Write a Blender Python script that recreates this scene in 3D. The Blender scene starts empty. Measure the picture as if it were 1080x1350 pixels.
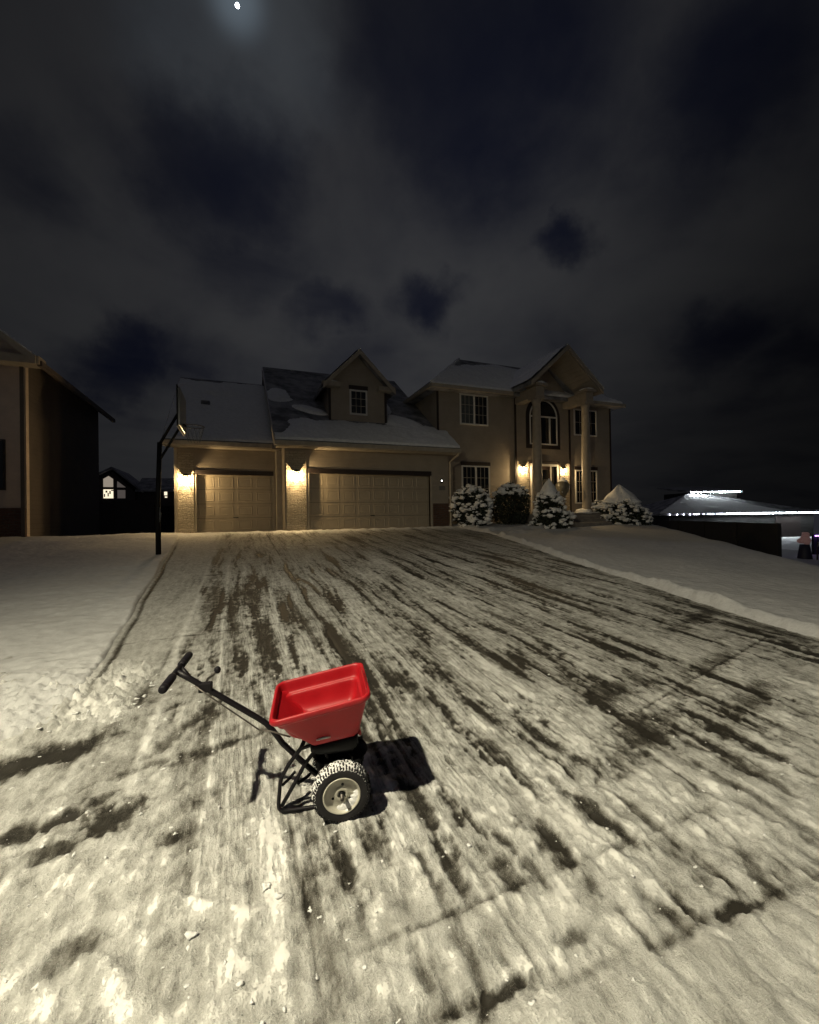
import bpy, math, random
import numpy as np
from mathutils import Vector, Matrix
R = math.radians
random.seed(7)
SC = bpy.context.scene
COL = SC.collection
PI = math.pi

# ------------------------------------------------------------------ numpy noise
_rs = np.random.RandomState(11)
_perm = _rs.permutation(512)
_perm = np.concatenate([_perm, _perm])
_ga = _rs.rand(512) * 2 * PI
_gx, _gy = np.cos(_ga), np.sin(_ga)

def pn(x, y, seed=0):
    x = np.asarray(x, float) + seed * 17.31; y = np.asarray(y, float) + seed * 9.73
    xi = np.floor(x).astype(int); yi = np.floor(y).astype(int)
    fx = x - xi; fy = y - yi
    u = fx * fx * fx * (fx * (fx * 6 - 15) + 10); v = fy * fy * fy * (fy * (fy * 6 - 15) + 10)
    def g(i, j, dx, dy):
        h = _perm[(_perm[(xi + i) & 511] + yi + j) & 511]
        return _gx[h] * dx + _gy[h] * dy
    a = g(0, 0, fx, fy); b = g(1, 0, fx - 1, fy); c = g(0, 1, fx, fy - 1); d = g(1, 1, fx - 1, fy - 1)
    return ((a + (b - a) * u) * (1 - v) + (c + (d - c) * u) * v) * 1.5

def fbm(x, y, o=4, seed=0, gain=.5):
    s = 0; a = 1; n = 0
    for k in range(o):
        s = s + a * pn(x * 2 ** k, y * 2 ** k, seed + k * 3); n += a; a *= gain
    return s / n

def sst(a, b, x):
    t = np.clip((np.asarray(x, float) - a) / (b - a), 0, 1)
    return t * t * (3 - 2 * t)

# ------------------------------------------------------------------ materials
def newmat(name):
    m = bpy.data.materials.new(name); m.use_nodes = True
    nt = m.node_tree; b = nt.nodes['Principled BSDF']
    return m, nt, b

def nd(nt, t, **k):
    n = nt.nodes.new(t)
    for a, v in k.items():
        if a in ('operation', 'blend_type', 'data_type', 'noise_dimensions', 'attribute_name', 'feature', 'wave_type', 'bands_direction', 'interpolation_type', 'vector_type', 'clamp', 'noise_type'):
            setattr(n, a, v)
        else:
            n.inputs[a].default_value = v
    return n

def plain(name, col, rough=.6, var=.12, scale=6., metal=0., bump=.0, bscale=60., spec=.5):
    m, nt, b = newmat(name)
    tc = nd(nt, 'ShaderNodeTexCoord')
    n = nd(nt, 'ShaderNodeTexNoise', Scale=scale, Detail=6.)
    nt.links.new(tc.outputs['Object'], n.inputs['Vector'])
    r = nd(nt, 'ShaderNodeValToRGB')
    r.color_ramp.elements[0].position = .3; r.color_ramp.elements[1].position = .7
    r.color_ramp.elements[0].color = (*[c * (1 - var) for c in col], 1)
    r.color_ramp.elements[1].color = (*[min(1, c * (1 + var)) for c in col], 1)
    nt.links.new(n.outputs['Fac'], r.inputs['Fac']); nt.links.new(r.outputs['Color'], b.inputs['Base Color'])
    b.inputs['Roughness'].default_value = rough; b.inputs['Metallic'].default_value = metal
    b.inputs['Specular IOR Level'].default_value = spec
    if bump:
        n2 = nd(nt, 'ShaderNodeTexNoise', Scale=bscale, Detail=4.)
        nt.links.new(tc.outputs['Object'], n2.inputs['Vector'])
        bp = nd(nt, 'ShaderNodeBump', Strength=bump, Distance=.01)
        nt.links.new(n2.outputs['Fac'], bp.inputs['Height']); nt.links.new(bp.outputs['Normal'], b.inputs['Normal'])
    return m

def siding(name, col, lap=.15):
    m, nt, b = newmat(name)
    tc = nd(nt, 'ShaderNodeTexCoord'); sp = nd(nt, 'ShaderNodeSeparateXYZ')
    nt.links.new(tc.outputs['Object'], sp.inputs[0])
    dv = nd(nt, 'ShaderNodeMath', operation='DIVIDE'); dv.inputs[1].default_value = lap
    nt.links.new(sp.outputs['Z'], dv.inputs[0])
    fr = nd(nt, 'ShaderNodeMath', operation='FRACT'); nt.links.new(dv.outputs[0], fr.inputs[0])
    inv = nd(nt, 'ShaderNodeMath', operation='SUBTRACT'); inv.inputs[0].default_value = 1; nt.links.new(fr.outputs[0], inv.inputs[1])
    n = nd(nt, 'ShaderNodeTexNoise', Scale=1.3, Detail=8., Roughness=.65)
    nt.links.new(tc.outputs['Object'], n.inputs['Vector'])
    r = nd(nt, 'ShaderNodeValToRGB')
    r.color_ramp.elements[0].position = .3; r.color_ramp.elements[1].position = .72
    r.color_ramp.elements[0].color = (*[c * .82 for c in col], 1); r.color_ramp.elements[1].color = (*[c * 1.1 for c in col], 1)
    nt.links.new(n.outputs['Fac'], r.inputs['Fac']); nt.links.new(r.outputs['Color'], b.inputs['Base Color'])
    bp = nd(nt, 'ShaderNodeBump', Strength=.8, Distance=.02)
    nt.links.new(inv.outputs[0], bp.inputs['Height']); nt.links.new(bp.outputs['Normal'], b.inputs['Normal'])
    b.inputs['Roughness'].default_value = .75
    return m

def stone(name, c1, c2, mortar, bw=.23, bh=.075):
    m, nt, b = newmat(name)
    tc = nd(nt, 'ShaderNodeTexCoord'); sp = nd(nt, 'ShaderNodeSeparateXYZ'); cb = nd(nt, 'ShaderNodeCombineXYZ')
    nt.links.new(tc.outputs['Object'], sp.inputs[0])
    ad = nd(nt, 'ShaderNodeMath', operation='ADD'); nt.links.new(sp.outputs['X'], ad.inputs[0]); nt.links.new(sp.outputs['Y'], ad.inputs[1])
    nt.links.new(ad.outputs[0], cb.inputs['X']); nt.links.new(sp.outputs['Z'], cb.inputs['Y'])
    nz = nd(nt, 'ShaderNodeTexNoise', Scale=6., Detail=3.); nt.links.new(tc.outputs['Object'], nz.inputs['Vector'])
    mx = nd(nt, 'ShaderNodeMix', data_type='VECTOR'); mx.inputs[0].default_value = .12
    nt.links.new(cb.outputs[0], mx.inputs[4]); nt.links.new(nz.outputs['Color'], mx.inputs[5])
    br = nd(nt, 'ShaderNodeTexBrick', Scale=1.)
    br.inputs['Brick Width'].default_value = bw; br.inputs['Row Height'].default_value = bh
    br.inputs['Mortar Size'].default_value = .009; br.inputs['Color1'].default_value = (*c1, 1); br.inputs['Color2'].default_value = (*c2, 1)
    br.inputs['Mortar'].default_value = (*mortar, 1)
    nt.links.new(mx.outputs[1], br.inputs['Vector'])
    n2 = nd(nt, 'ShaderNodeTexNoise', Scale=22., Detail=5.); nt.links.new(tc.outputs['Object'], n2.inputs['Vector'])
    ml = nd(nt, 'ShaderNodeMix', data_type='RGBA', blend_type='MULTIPLY'); ml.inputs[0].default_value = .6
    nt.links.new(br.outputs['Color'], ml.inputs[6]); nt.links.new(n2.outputs['Fac'], ml.inputs[7])
    nt.links.new(ml.outputs[2], b.inputs['Base Color'])
    sb = nd(nt, 'ShaderNodeMath', operation='SUBTRACT'); nt.links.new(n2.outputs['Fac'], sb.inputs[0]); nt.links.new(br.outputs['Fac'], sb.inputs[1])
    bp = nd(nt, 'ShaderNodeBump', Strength=1., Distance=.03)
    nt.links.new(sb.outputs[0], bp.inputs['Height']); nt.links.new(bp.outputs['Normal'], b.inputs['Normal'])
    b.inputs['Roughness'].default_value = .85
    return m

def snowmat(name, grain=.5, lump=.5, col=(.80, .80, .80)):
    m, nt, b = newmat(name)
    tc = nd(nt, 'ShaderNodeTexCoord')
    n1 = nd(nt, 'ShaderNodeTexNoise', Scale=9., Detail=5.); n2 = nd(nt, 'ShaderNodeTexNoise', Scale=120., Detail=3.)
    nt.links.new(tc.outputs['Object'], n1.inputs['Vector']); nt.links.new(tc.outputs['Object'], n2.inputs['Vector'])
    b1 = nd(nt, 'ShaderNodeBump', Strength=lump, Distance=.04); b2 = nd(nt, 'ShaderNodeBump', Strength=grain, Distance=.006)
    nt.links.new(n1.outputs['Fac'], b1.inputs['Height']); nt.links.new(n2.outputs['Fac'], b2.inputs['Height'])
    nt.links.new(b1.outputs['Normal'], b2.inputs['Normal']); nt.links.new(b2.outputs['Normal'], b.inputs['Normal'])
    r = nd(nt, 'ShaderNodeValToRGB')
    r.color_ramp.elements[0].position = .3; r.color_ramp.elements[1].position = .65
    r.color_ramp.elements[0].color = (*[c * .86 for c in col], 1); r.color_ramp.elements[1].color = (*col, 1)
    nt.links.new(n1.outputs['Fac'], r.inputs['Fac']); nt.links.new(r.outputs['Color'], b.inputs['Base Color'])
    b.inputs['Roughness'].default_value = .8; b.inputs['Specular IOR Level'].default_value = .25
    return m

def emit(name, col, s, base=(.5, .5, .5)):
    m, nt, b = newmat(name)
    b.inputs['Base Color'].default_value = (*base, 1)
    b.inputs['Emission Color'].default_value = (*col, 1); b.inputs['Emission Strength'].default_value = s
    return m

def drive_material():
    """thin scraped snow over dark wet concrete; the snow cover itself is a vertex attribute of the ground sheet"""
    m, nt, b = newmat('scraped_snow_on_concrete')
    tc = nd(nt, 'ShaderNodeTexCoord')
    at = nd(nt, 'ShaderNodeAttribute', attribute_name='cover')
    mp = nd(nt, 'ShaderNodeMapping'); mp.inputs['Scale'].default_value = (1, .45, 1)
    nt.links.new(tc.outputs['Object'], mp.inputs['Vector'])
    n1 = nd(nt, 'ShaderNodeTexNoise', Scale=22., Detail=9., Roughness=.72); nt.links.new(mp.outputs[0], n1.inputs['Vector'])
    n2 = nd(nt, 'ShaderNodeTexNoise', Scale=130., Detail=4., Roughness=.65); nt.links.new(tc.outputs['Object'], n2.inputs['Vector'])
    n3 = nd(nt, 'ShaderNodeTexNoise', Scale=5., Detail=5.); nt.links.new(tc.outputs['Object'], n3.inputs['Vector'])
    def mad(a, k, c):
        q = nd(nt, 'ShaderNodeMath', operation='MULTIPLY_ADD'); q.inputs[1].default_value = k; q.inputs[2].default_value = c
        nt.links.new(a, q.inputs[0]); return q.outputs[0]
    def add(a, c):
        q = nd(nt, 'ShaderNodeMath', operation='ADD'); nt.links.new(a, q.inputs[0]); nt.links.new(c, q.inputs[1]); return q.outputs[0]
    mp4 = nd(nt, 'ShaderNodeMapping'); mp4.inputs['Scale'].default_value = (1, .05, 1); nt.links.new(tc.outputs['Object'], mp4.inputs['Vector'])
    n4 = nd(nt, 'ShaderNodeTexNoise', Scale=55., Detail=4., Roughness=.6); nt.links.new(mp4.outputs[0], n4.inputs['Vector'])
    at2 = nd(nt, 'ShaderNodeAttribute', attribute_name='scrape')
    q4 = nd(nt, 'ShaderNodeMath', operation='MULTIPLY'); nt.links.new(mad(n4.outputs['Fac'], 1.1, -.55), q4.inputs[0]); nt.links.new(at2.outputs['Fac'], q4.inputs[1])
    n5 = nd(nt, 'ShaderNodeTexNoise', Scale=260., Detail=2.); nt.links.new(tc.outputs['Object'], n5.inputs['Vector'])
    g5 = nd(nt, 'ShaderNodeMapRange'); g5.inputs[1].default_value = .60; g5.inputs[2].default_value = .70; g5.inputs[4].default_value = .34; nt.links.new(n5.outputs['Fac'], g5.inputs[0])
    at_ = add(at.outputs['Fac'], add(q4.outputs[0], g5.outputs[0]))
    s = add(at_, add(mad(n1.outputs['Fac'], 1.05, -.525), mad(n2.outputs['Fac'], .42, -.21)))
    r = nd(nt, 'ShaderNodeValToRGB')
    cr = r.color_ramp
    cr.elements[0].position = .12; cr.elements[0].color = (.030, .027, .022, 1)
    cr.elements[1].position = 1.; cr.elements[1].color = (.78, .775, .75, 1)
    e = cr.elements.new(.30); e.color = (.095, .088, .074, 1)
    e = cr.elements.new(.48); e.color = (.235, .227, .205, 1)
    e = cr.elements.new(.70); e.color = (.47, .465, .44, 1)
    s = mad(s, .84, .02)
    nt.links.new(s, r.inputs['Fac'])
    ml = nd(nt, 'ShaderNodeMix', data_type='RGBA', blend_type='MULTIPLY'); ml.inputs[0].default_value = .22
    r3 = nd(nt, 'ShaderNodeValToRGB'); r3.color_ramp.elements[0].position = .3; r3.color_ramp.elements[1].position = .62
    r3.color_ramp.elements[0].color = (.45, .43, .4, 1)
    nt.links.new(n3.outputs['Fac'], r3.inputs['Fac'])
    nt.links.new(r.outputs['Color'], ml.inputs[6]); nt.links.new(r3.outputs['Color'], ml.inputs[7])
    nt.links.new(ml.outputs[2], b.inputs['Base Color'])
    rr = nd(nt, 'ShaderNodeMapRange'); rr.inputs[1].default_value = .1; rr.inputs[2].default_value = .6
    rr.inputs[3].default_value = .55; rr.inputs[4].default_value = .85
    nt.links.new(s, rr.inputs[0]); nt.links.new(rr.outputs[0], b.inputs['Roughness'])
    cl = nd(nt, 'ShaderNodeMapRange'); cl.inputs[1].default_value = .1; cl.inputs[2].default_value = 1.; nt.links.new(s, cl.inputs[0])
    b1 = nd(nt, 'ShaderNodeBump', Strength=.9, Distance=.02); nt.links.new(cl.outputs[0], b1.inputs['Height'])
    b2 = nd(nt, 'ShaderNodeBump', Strength=.35, Distance=.005); nt.links.new(n2.outputs['Fac'], b2.inputs['Height'])
    nt.links.new(b1.outputs['Normal'], b2.inputs['Normal']); nt.links.new(b2.outputs['Normal'], b.inputs['Normal'])
    b.inputs['Specular IOR Level'].default_value = .25
    return m

def roofmat(name):
    m, nt, b = newmat(name)
    tc = nd(nt, 'ShaderNodeTexCoord')
    n = nd(nt, 'ShaderNodeTexNoise', Scale=1.6, Detail=9., Roughness=.62); nt.links.new(tc.outputs['Object'], n.inputs['Vector'])
    r = nd(nt, 'ShaderNodeValToRGB'); r.color_ramp.elements[0].position = .38; r.color_ramp.elements[1].position = .66
    r.color_ramp.elements[0].color = (.10, .10, .108, 1); r.color_ramp.elements[1].color = (.34, .34, .355, 1)
    nt.links.new(n.outputs['Fac'], r.inputs['Fac']); nt.links.new(r.outputs['Color'], b.inputs['Base Color'])
    sp = nd(nt, 'ShaderNodeSeparateXYZ'); nt.links.new(tc.outputs['Object'], sp.inputs[0])
    d = nd(nt, 'ShaderNodeMath', operation='DIVIDE'); d.inputs[1].default_value = .1; nt.links.new(sp.outputs['Z'], d.inputs[0])
    fr = nd(nt, 'ShaderNodeMath', operation='FRACT'); nt.links.new(d.outputs[0], fr.inputs[0])
    bp = nd(nt, 'ShaderNodeBump', Strength=.4, Distance=.01); nt.links.new(fr.outputs[0], bp.inputs['Height']); nt.links.new(bp.outputs['Normal'], b.inputs['Normal'])
    b.inputs['Roughness'].default_value = .9
    return m

def glassmat(name):
    m, nt, b = newmat(name)
    tr = nd(nt, 'ShaderNodeBsdfTransparent'); gl = nd(nt, 'ShaderNodeBsdfGlossy'); gl.inputs['Roughness'].default_value = .1
    mx = nd(nt, 'ShaderNodeMixShader'); mx.inputs[0].default_value = .08
    nt.links.new(tr.outputs[0], mx.inputs[1]); nt.links.new(gl.outputs[0], mx.inputs[2])
    nt.links.new(mx.outputs[0], nt.nodes['Material Output'].inputs['Surface'])
    return m

def redmat():
    m, nt, b = newmat('weathered_red_plastic')
    tc = nd(nt, 'ShaderNodeTexCoord')
    n = nd(nt, 'ShaderNodeTexNoise', Scale=7., Detail=7., Roughness=.65); nt.links.new(tc.outputs['Object'], n.inputs['Vector'])
    n2 = nd(nt, 'ShaderNodeTexNoise', Scale=210., Detail=3., Roughness=.7); nt.links.new(tc.outputs['Object'], n2.inputs['Vector'])
    r = nd(nt, 'ShaderNodeValToRGB'); r.color_ramp.elements[0].position = .3; r.color_ramp.elements[1].position = .72
    r.color_ramp.elements[0].color = (.28, .0025, .007, 1); r.color_ramp.elements[1].color = (.38, .004, .010, 1)
    nt.links.new(n.outputs['Fac'], r.inputs['Fac'])
    d = nd(nt, 'ShaderNodeMapRange'); d.inputs[1].default_value = .60; d.inputs[2].default_value = .74; d.inputs[4].default_value = .03; nt.links.new(n2.outputs['Fac'], d.inputs[0])
    mx = nd(nt, 'ShaderNodeMix', data_type='RGBA'); mx.inputs[7].default_value = (.55, .30, .28, 1)
    nt.links.new(d.outputs[0], mx.inputs[0]); nt.links.new(r.outputs['Color'], mx.inputs[6]); nt.links.new(mx.outputs[2], b.inputs['Base Color'])
    rr = nd(nt, 'ShaderNodeMapRange'); rr.inputs[3].default_value = .32; rr.inputs[4].default_value = .6; nt.links.new(n.outputs['Fac'], rr.inputs[0]); nt.links.new(rr.outputs[0], b.inputs['Roughness'])
    bp = nd(nt, 'ShaderNodeBump', Strength=.12, Distance=.004); nt.links.new(n2.outputs['Fac'], bp.inputs['Height']); nt.links.new(bp.outputs['Normal'], b.inputs['Normal'])
    return m

M = dict(
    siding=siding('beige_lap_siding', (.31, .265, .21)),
    siding2=siding('tan_lap_siding', (.60, .49, .40)),  # paled to stand in for lamp light missing on the left neighbour's front
    stone=stone('stone_veneer', (.60, .52, .40), (.46, .40, .30), (.36, .31, .24)),
    brick=stone('brown_brick', (.15, .07, .045), (.10, .05, .035), (.12, .10, .08), .22, .075),
    dark=plain('dark_brown_trim', (.018, .010, .008), .6),
    shaded_wall=siding('shaded_house_siding', (.11, .09, .075)),  # unlit side of the left neighbour, its shade put into the colour
    trim=plain('cream_trim', (.33, .29, .23), .55),
    white=plain('white_window_frame', (.62, .60, .56), .45, .05),
    door=plain('garage_door_paint', (.34, .29, .215), .42, .06, 3., bump=.05),
    front_door=plain('dark_front_door', (.06, .025, .015), .4),
    pane=plain('dark_window_glass', (.012, .013, .015), .06, .1, spec=.5),
    curtain=plain('curtained_window_glass', (.075, .085, .085), .15, .25, 14.),
    roof=roofmat('dark_shingles'),
    snow=snowmat('lying_snow'),
    lawn=snowmat('lawn_snow', .5, .5, (.56, .56, .56)),  # snow greyed in place of weaker lamp light on the left lawn
    lawn_dimmed=snowmat('dimmed_lawn_snow', .5, .6, (.47, .47, .48)),  # right lawn greyed further, weaker lamp light put into the colour
    roofsnow=snowmat('roof_snow', .3, .4),
    drive=drive_material(),
    column=plain('cream_column', (.29, .25, .20), .6),
    concrete=plain('porch_concrete', (.20, .18, .16), .85, .2, 5., bump=.3),
    red=redmat(),
    black=plain('black_painted_steel', (.006, .005, .007), .5, .2, spec=.25),
    rubber=plain('black_rubber', (.010, .009, .011), .75, .3, 30.),
    grip=plain('black_grip', (.006, .005, .008), .6, .2, spec=.25),
    plastic=plain('black_plastic', (.006, .006, .007), .6, spec=.2),
    rim=plain('cream_wheel_rim', (.46, .44, .37), .4, .22, 14.),
    cable=plain('dull_steel_rod', (.10, .09, .08), .45, .2, metal=.6),
    steel=plain('dark_pole_steel', (.007, .007, .008), .6, spec=.2),
    board=plain('grey_backboard', (.09, .095, .10), .3),
    hoop=plain('dull_rim', (.03, .015, .012), .6),
    lantern=plain('bronze_lantern', (.02, .016, .012), .5),
    glass=glassmat('clear_lantern_glass'),
    leaf=plain('dark_evergreen_leaf', (.022, .030, .018), .7, .4, 20.),
    twig=plain('dark_bark', (.035, .026, .02), .9, .3),
    fence=siding('dark_stained_fence', (.007, .006, .005), .3),
    grey_fence=plain('grey_vinyl_fence', (.085, .075, .07), .6, .1),
    urn=plain('glazed_urn', (.12, .11, .085), .35, .3),
    plaque=plain('grey_plaque', (.14, .13, .12), .5),
    bulb=emit('warm_bulb', (1, .72, .36), 160.),
    led=emit('cool_white_bulb', (.86, .95, 1.), 330.),
    led_dim=emit('cool_white_small_bulb', (.80, .82, 1.), 40.),
    purple=emit('violet_bulb', (.55, .25, 1.), 9.),
    lit=emit('lit_window', (1, .86, .62), 1.15),
    lit_dim=emit('dim_lit_window', (1, .84, .66), .28),
    lit_faint=emit('faintly_lit_window', (1, .82, .7), .06),
    button=emit('doorbell_light', (1, .97, .9), 8.),
    pink=emit('glowing_pink_fabric', (1, .55, .5), .05, (.35, .22, .21)),
    moon=emit('moon_disc', (.82, .9, 1.), 30.),
    lens=emit('street_lamp_lens', (1, .88, .6), 30.),
    navy=plain('navy_panel', (.01, .01, .03), .6),
)

# ------------------------------------------------------------------ mesh builder
class MB:
    def __init__(s): s.v = []; s.f = []; s.ch = []
    def add(s, vs, fs):
        o = len(s.v); s.ch.append((o, len(s.f))); s.v += [tuple(p) for p in vs]; s.f += [tuple(i + o for i in f) for f in fs]; return s
    def box(s, x0, y0, z0, x1, y1, z1):
        return s.add([(x0, y0, z0), (x1, y0, z0), (x1, y1, z0), (x0, y1, z0), (x0, y0, z1), (x1, y0, z1), (x1, y1, z1), (x0, y1, z1)],
                     [(0, 3, 2, 1), (4, 5, 6, 7), (0, 1, 5, 4), (1, 2, 6, 5), (2, 3, 7, 6), (3, 0, 4, 7)])
    def slab(s, top, d):
        """polygon TOP extruded by the vector d"""
        n = len(top); bot = [tuple(a + b for a, b in zip(p, d)) for p in top]
        return s.add(list(top) + bot, [tuple(range(n)), tuple(range(2 * n - 1, n - 1, -1))] + [(i, n + i, n + (i + 1) % n, (i + 1) % n) for i in range(n)])
    def tube(s, pts, r, n=8, closed=False):
        pts = [Vector(p) for p in pts]; m = len(pts); rs = r if isinstance(r, (list, tuple)) else [r] * m
        V = []; F = []; ref = None
        for i, p in enumerate(pts):
            a = pts[(i - 1) % m] if closed or i > 0 else p; b = pts[(i + 1) % m] if closed or i < m - 1 else p
            t = (b - a).normalized()
            if ref is None:
                ref = t.orthogonal().normalized()
            ref = (ref - t * ref.dot(t)).normalized(); q = t.cross(ref)
            for k in range(n):
                th = 2 * PI * k / n; V.append(p + (ref * math.cos(th) + q * math.sin(th)) * rs[i])
        for i in range(m if closed else m - 1):
            j = (i + 1) % m
            for k in range(n):
                F.append((i * n + k, i * n + (k + 1) % n, j * n + (k + 1) % n, j * n + k))
        if not closed:
            F.append(tuple(range(n - 1, -1, -1))); F.append(tuple((m - 1) * n + k for k in range(n)))
        return s.add(V, F)
    def lathe(s, prof, c=(0, 0, 0), axis='z', n=24, cap=True):
        V = []; F = []
        for (r, h) in prof:
            for k in range(n):
                t = 2 * PI * k / n; a, b = r * math.cos(t), r * math.sin(t)
                V.append({'z': (c[0] + a, c[1] + b, c[2] + h), 'y': (c[0] + a, c[1] + h, c[2] + b), 'x': (c[0] + h, c[1] + a, c[2] + b)}[axis])
        for i in range(len(prof) - 1):
            for k in range(n):
                F.append((i * n + k, i * n + (k + 1) % n, (i + 1) * n + (k + 1) % n, (i + 1) * n + k))
        if cap:
            F.append(tuple(range(n - 1, -1, -1))); m = len(prof) - 1; F.append(tuple(m * n + k for k in range(n)))
        return s.add(V, F)
    def blob(s, c, r, seed=0, amp=.25, sub=1):
        V, F = ico(sub); rr = r if isinstance(r, (tuple, list)) else (r, r, r)
        rnd = random.Random(seed); ph = [rnd.uniform(0, 6.3) for _ in range(6)]
        out = []
        for (x, y, z) in V:
            k = 1 + amp * (.5 * math.sin(3.1 * x + ph[0]) + .5 * math.sin(3.7 * y + ph[1]) + .5 * math.sin(4.1 * z + ph[2]) + .4 * math.sin(6 * x + 5 * z + ph[3]))
            out.append((c[0] + x * rr[0] * k, c[1] + y * rr[1] * k, c[2] + z * rr[2] * k))
        return s.add(out, F)
    def build(s, name, mat, parent=None, smooth=False, bevel=0., split=False):
        if split:                                          # every added piece becomes a mesh object of its own
            cs = s.ch + [(len(s.v), len(s.f))]; r = None
            for (v0, f0), (v1, f1) in zip(cs[:-1], cs[1:]):
                p = MB(); p.add(s.v[v0:v1], [tuple(i - v0 for i in f) for f in s.f[f0:f1]]); r = p.build(name, mat, parent, smooth, bevel)
            return r
        me = bpy.data.meshes.new(name); me.from_pydata(s.v, [], s.f); me.update()
        o = bpy.data.objects.new(name, me); COL.objects.link(o)
        me.materials.append(mat)
        if smooth:
            me.polygons.foreach_set('use_smooth', [True] * len(me.polygons))
        if bevel:
            b = o.modifiers.new('bevel', 'BEVEL'); b.width = bevel; b.segments = 2; b.limit_method = 'ANGLE'; b.angle_limit = R(40)
        if parent: o.parent = parent
        return o

_ico = {}
def ico(sub):
    if sub in _ico: return _ico[sub]
    import bmesh
    bm = bmesh.new(); bmesh.ops.create_icosphere(bm, subdivisions=sub, radius=1)
    V = [tuple(v.co) for v in bm.verts]; F = [tuple(v.index for v in f.verts) for f in bm.faces]; bm.free()
    _ico[sub] = (V, F); return V, F

def tag(o, label=None, cat=None, group=None, kind=None):
    if label: o['label'] = label
    if cat: o['category'] = cat
    if group: o['group'] = group
    if kind: o['kind'] = kind
    return o

def empty(name, loc, label, cat, group=None, rot=None):
    o = bpy.data.objects.new(name, None); COL.objects.link(o); o.location = loc; o.empty_display_size = .2
    if rot: o.rotation_euler = rot
    return tag(o, label, cat, group)

def copy_tree(o, parent=None):
    c = o.copy(); COL.objects.link(c)
    if parent: c.parent = parent
    for ch in list(o.children): copy_tree(ch, c)
    return c

def gridmesh(name, X, Y, Z, mat, attrs=None, keep=None, parent=None):
    """sheet over a grid of numpy arrays"""
    ny, nx = X.shape
    co = np.stack([X, Y, Z], -1).reshape(-1, 3).astype(np.float32)
    i = np.arange(ny * nx).reshape(ny, nx)
    q = np.stack([i[:-1, :-1], i[:-1, 1:], i[1:, 1:], i[1:, :-1]], -1).reshape(-1, 4)
    if keep is not None:
        k = (keep[:-1, :-1] | keep[:-1, 1:] | keep[1:, 1:] | keep[1:, :-1]).reshape(-1)
        q = q[k]
        used = np.unique(q); remap = np.full(ny * nx, -1); remap[used] = np.arange(len(used))
        q = remap[q]; co = co[used]
        if attrs: attrs = {a: v.reshape(-1)[used] for a, v in attrs.items()}
    me = bpy.data.meshes.new(name)
    me.vertices.add(len(co)); me.vertices.foreach_set('co', co.ravel())
    me.loops.add(q.size); me.loops.foreach_set('vertex_index', q.ravel().astype(np.int32))
    me.polygons.add(len(q)); me.polygons.foreach_set('loop_start', np.arange(0, q.size, 4, dtype=np.int32))
    me.polygons.foreach_set('use_smooth', np.ones(len(q), bool))
    me.update(); me.validate()
    if attrs:
        for a, v in attrs.items():
            t = me.attributes.new(a, 'FLOAT', 'POINT'); t.data.foreach_set('value', np.asarray(v, np.float32).ravel())
    me.materials.append(mat)
    o = bpy.data.objects.new(name, me); COL.objects.link(o)
    if parent: o.parent = parent
    return o

# ------------------------------------------------------------------ terrain
SL = .065
def crest_x(y): return 7.9 + (np.asarray(y) + 11.3) * .72
def base_z(x, y):
    x = np.asarray(x, float); y = np.asarray(y, float)
    z = np.where(y < 0, SL * y, 0.)
    z = np.where(y < -17, SL * -17, z)
    z = np.where((y > 1.2), -.045 * np.minimum(y - 1.2, 14) * sst(-3.2, -5.2, x), z)
    d = np.maximum(x - crest_x(y), 0)                       # the plot falls away on the right
    drop = np.where(d < 1.2, .16 * d * d, .16 * 1.44 + .384 * (d - 1.2))
    low = -2.15 + 0 * x
    return np.maximum(z - drop, np.minimum(low, z))

def drive_edge_l(y): return -3.50 - .055 * np.clip(y + 12, 0, 12) + .022 * pn(y * .9, 0 * y + 3.1, 2) + .006 * pn(y * 5, 0 * y, 5)
_re_y = np.array([-18, -14.2, -13.2, -11.8, -10.5, -8.0, -5.4, -3.6, -2.6, 0., 1.])
_re_x = np.array([3.2, 3.25, 3.37, 3.62, 3.95, 4.5, 5.3, 5.75, 5.95, 6.0, 6.])
def drive_edge_r(y): return np.interp(y, _re_y, _re_x) + .05 * pn(y * 1.1, 0 * y + 7, 4) + .03 * pn(y * 4, 0 * y, 6)

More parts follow.
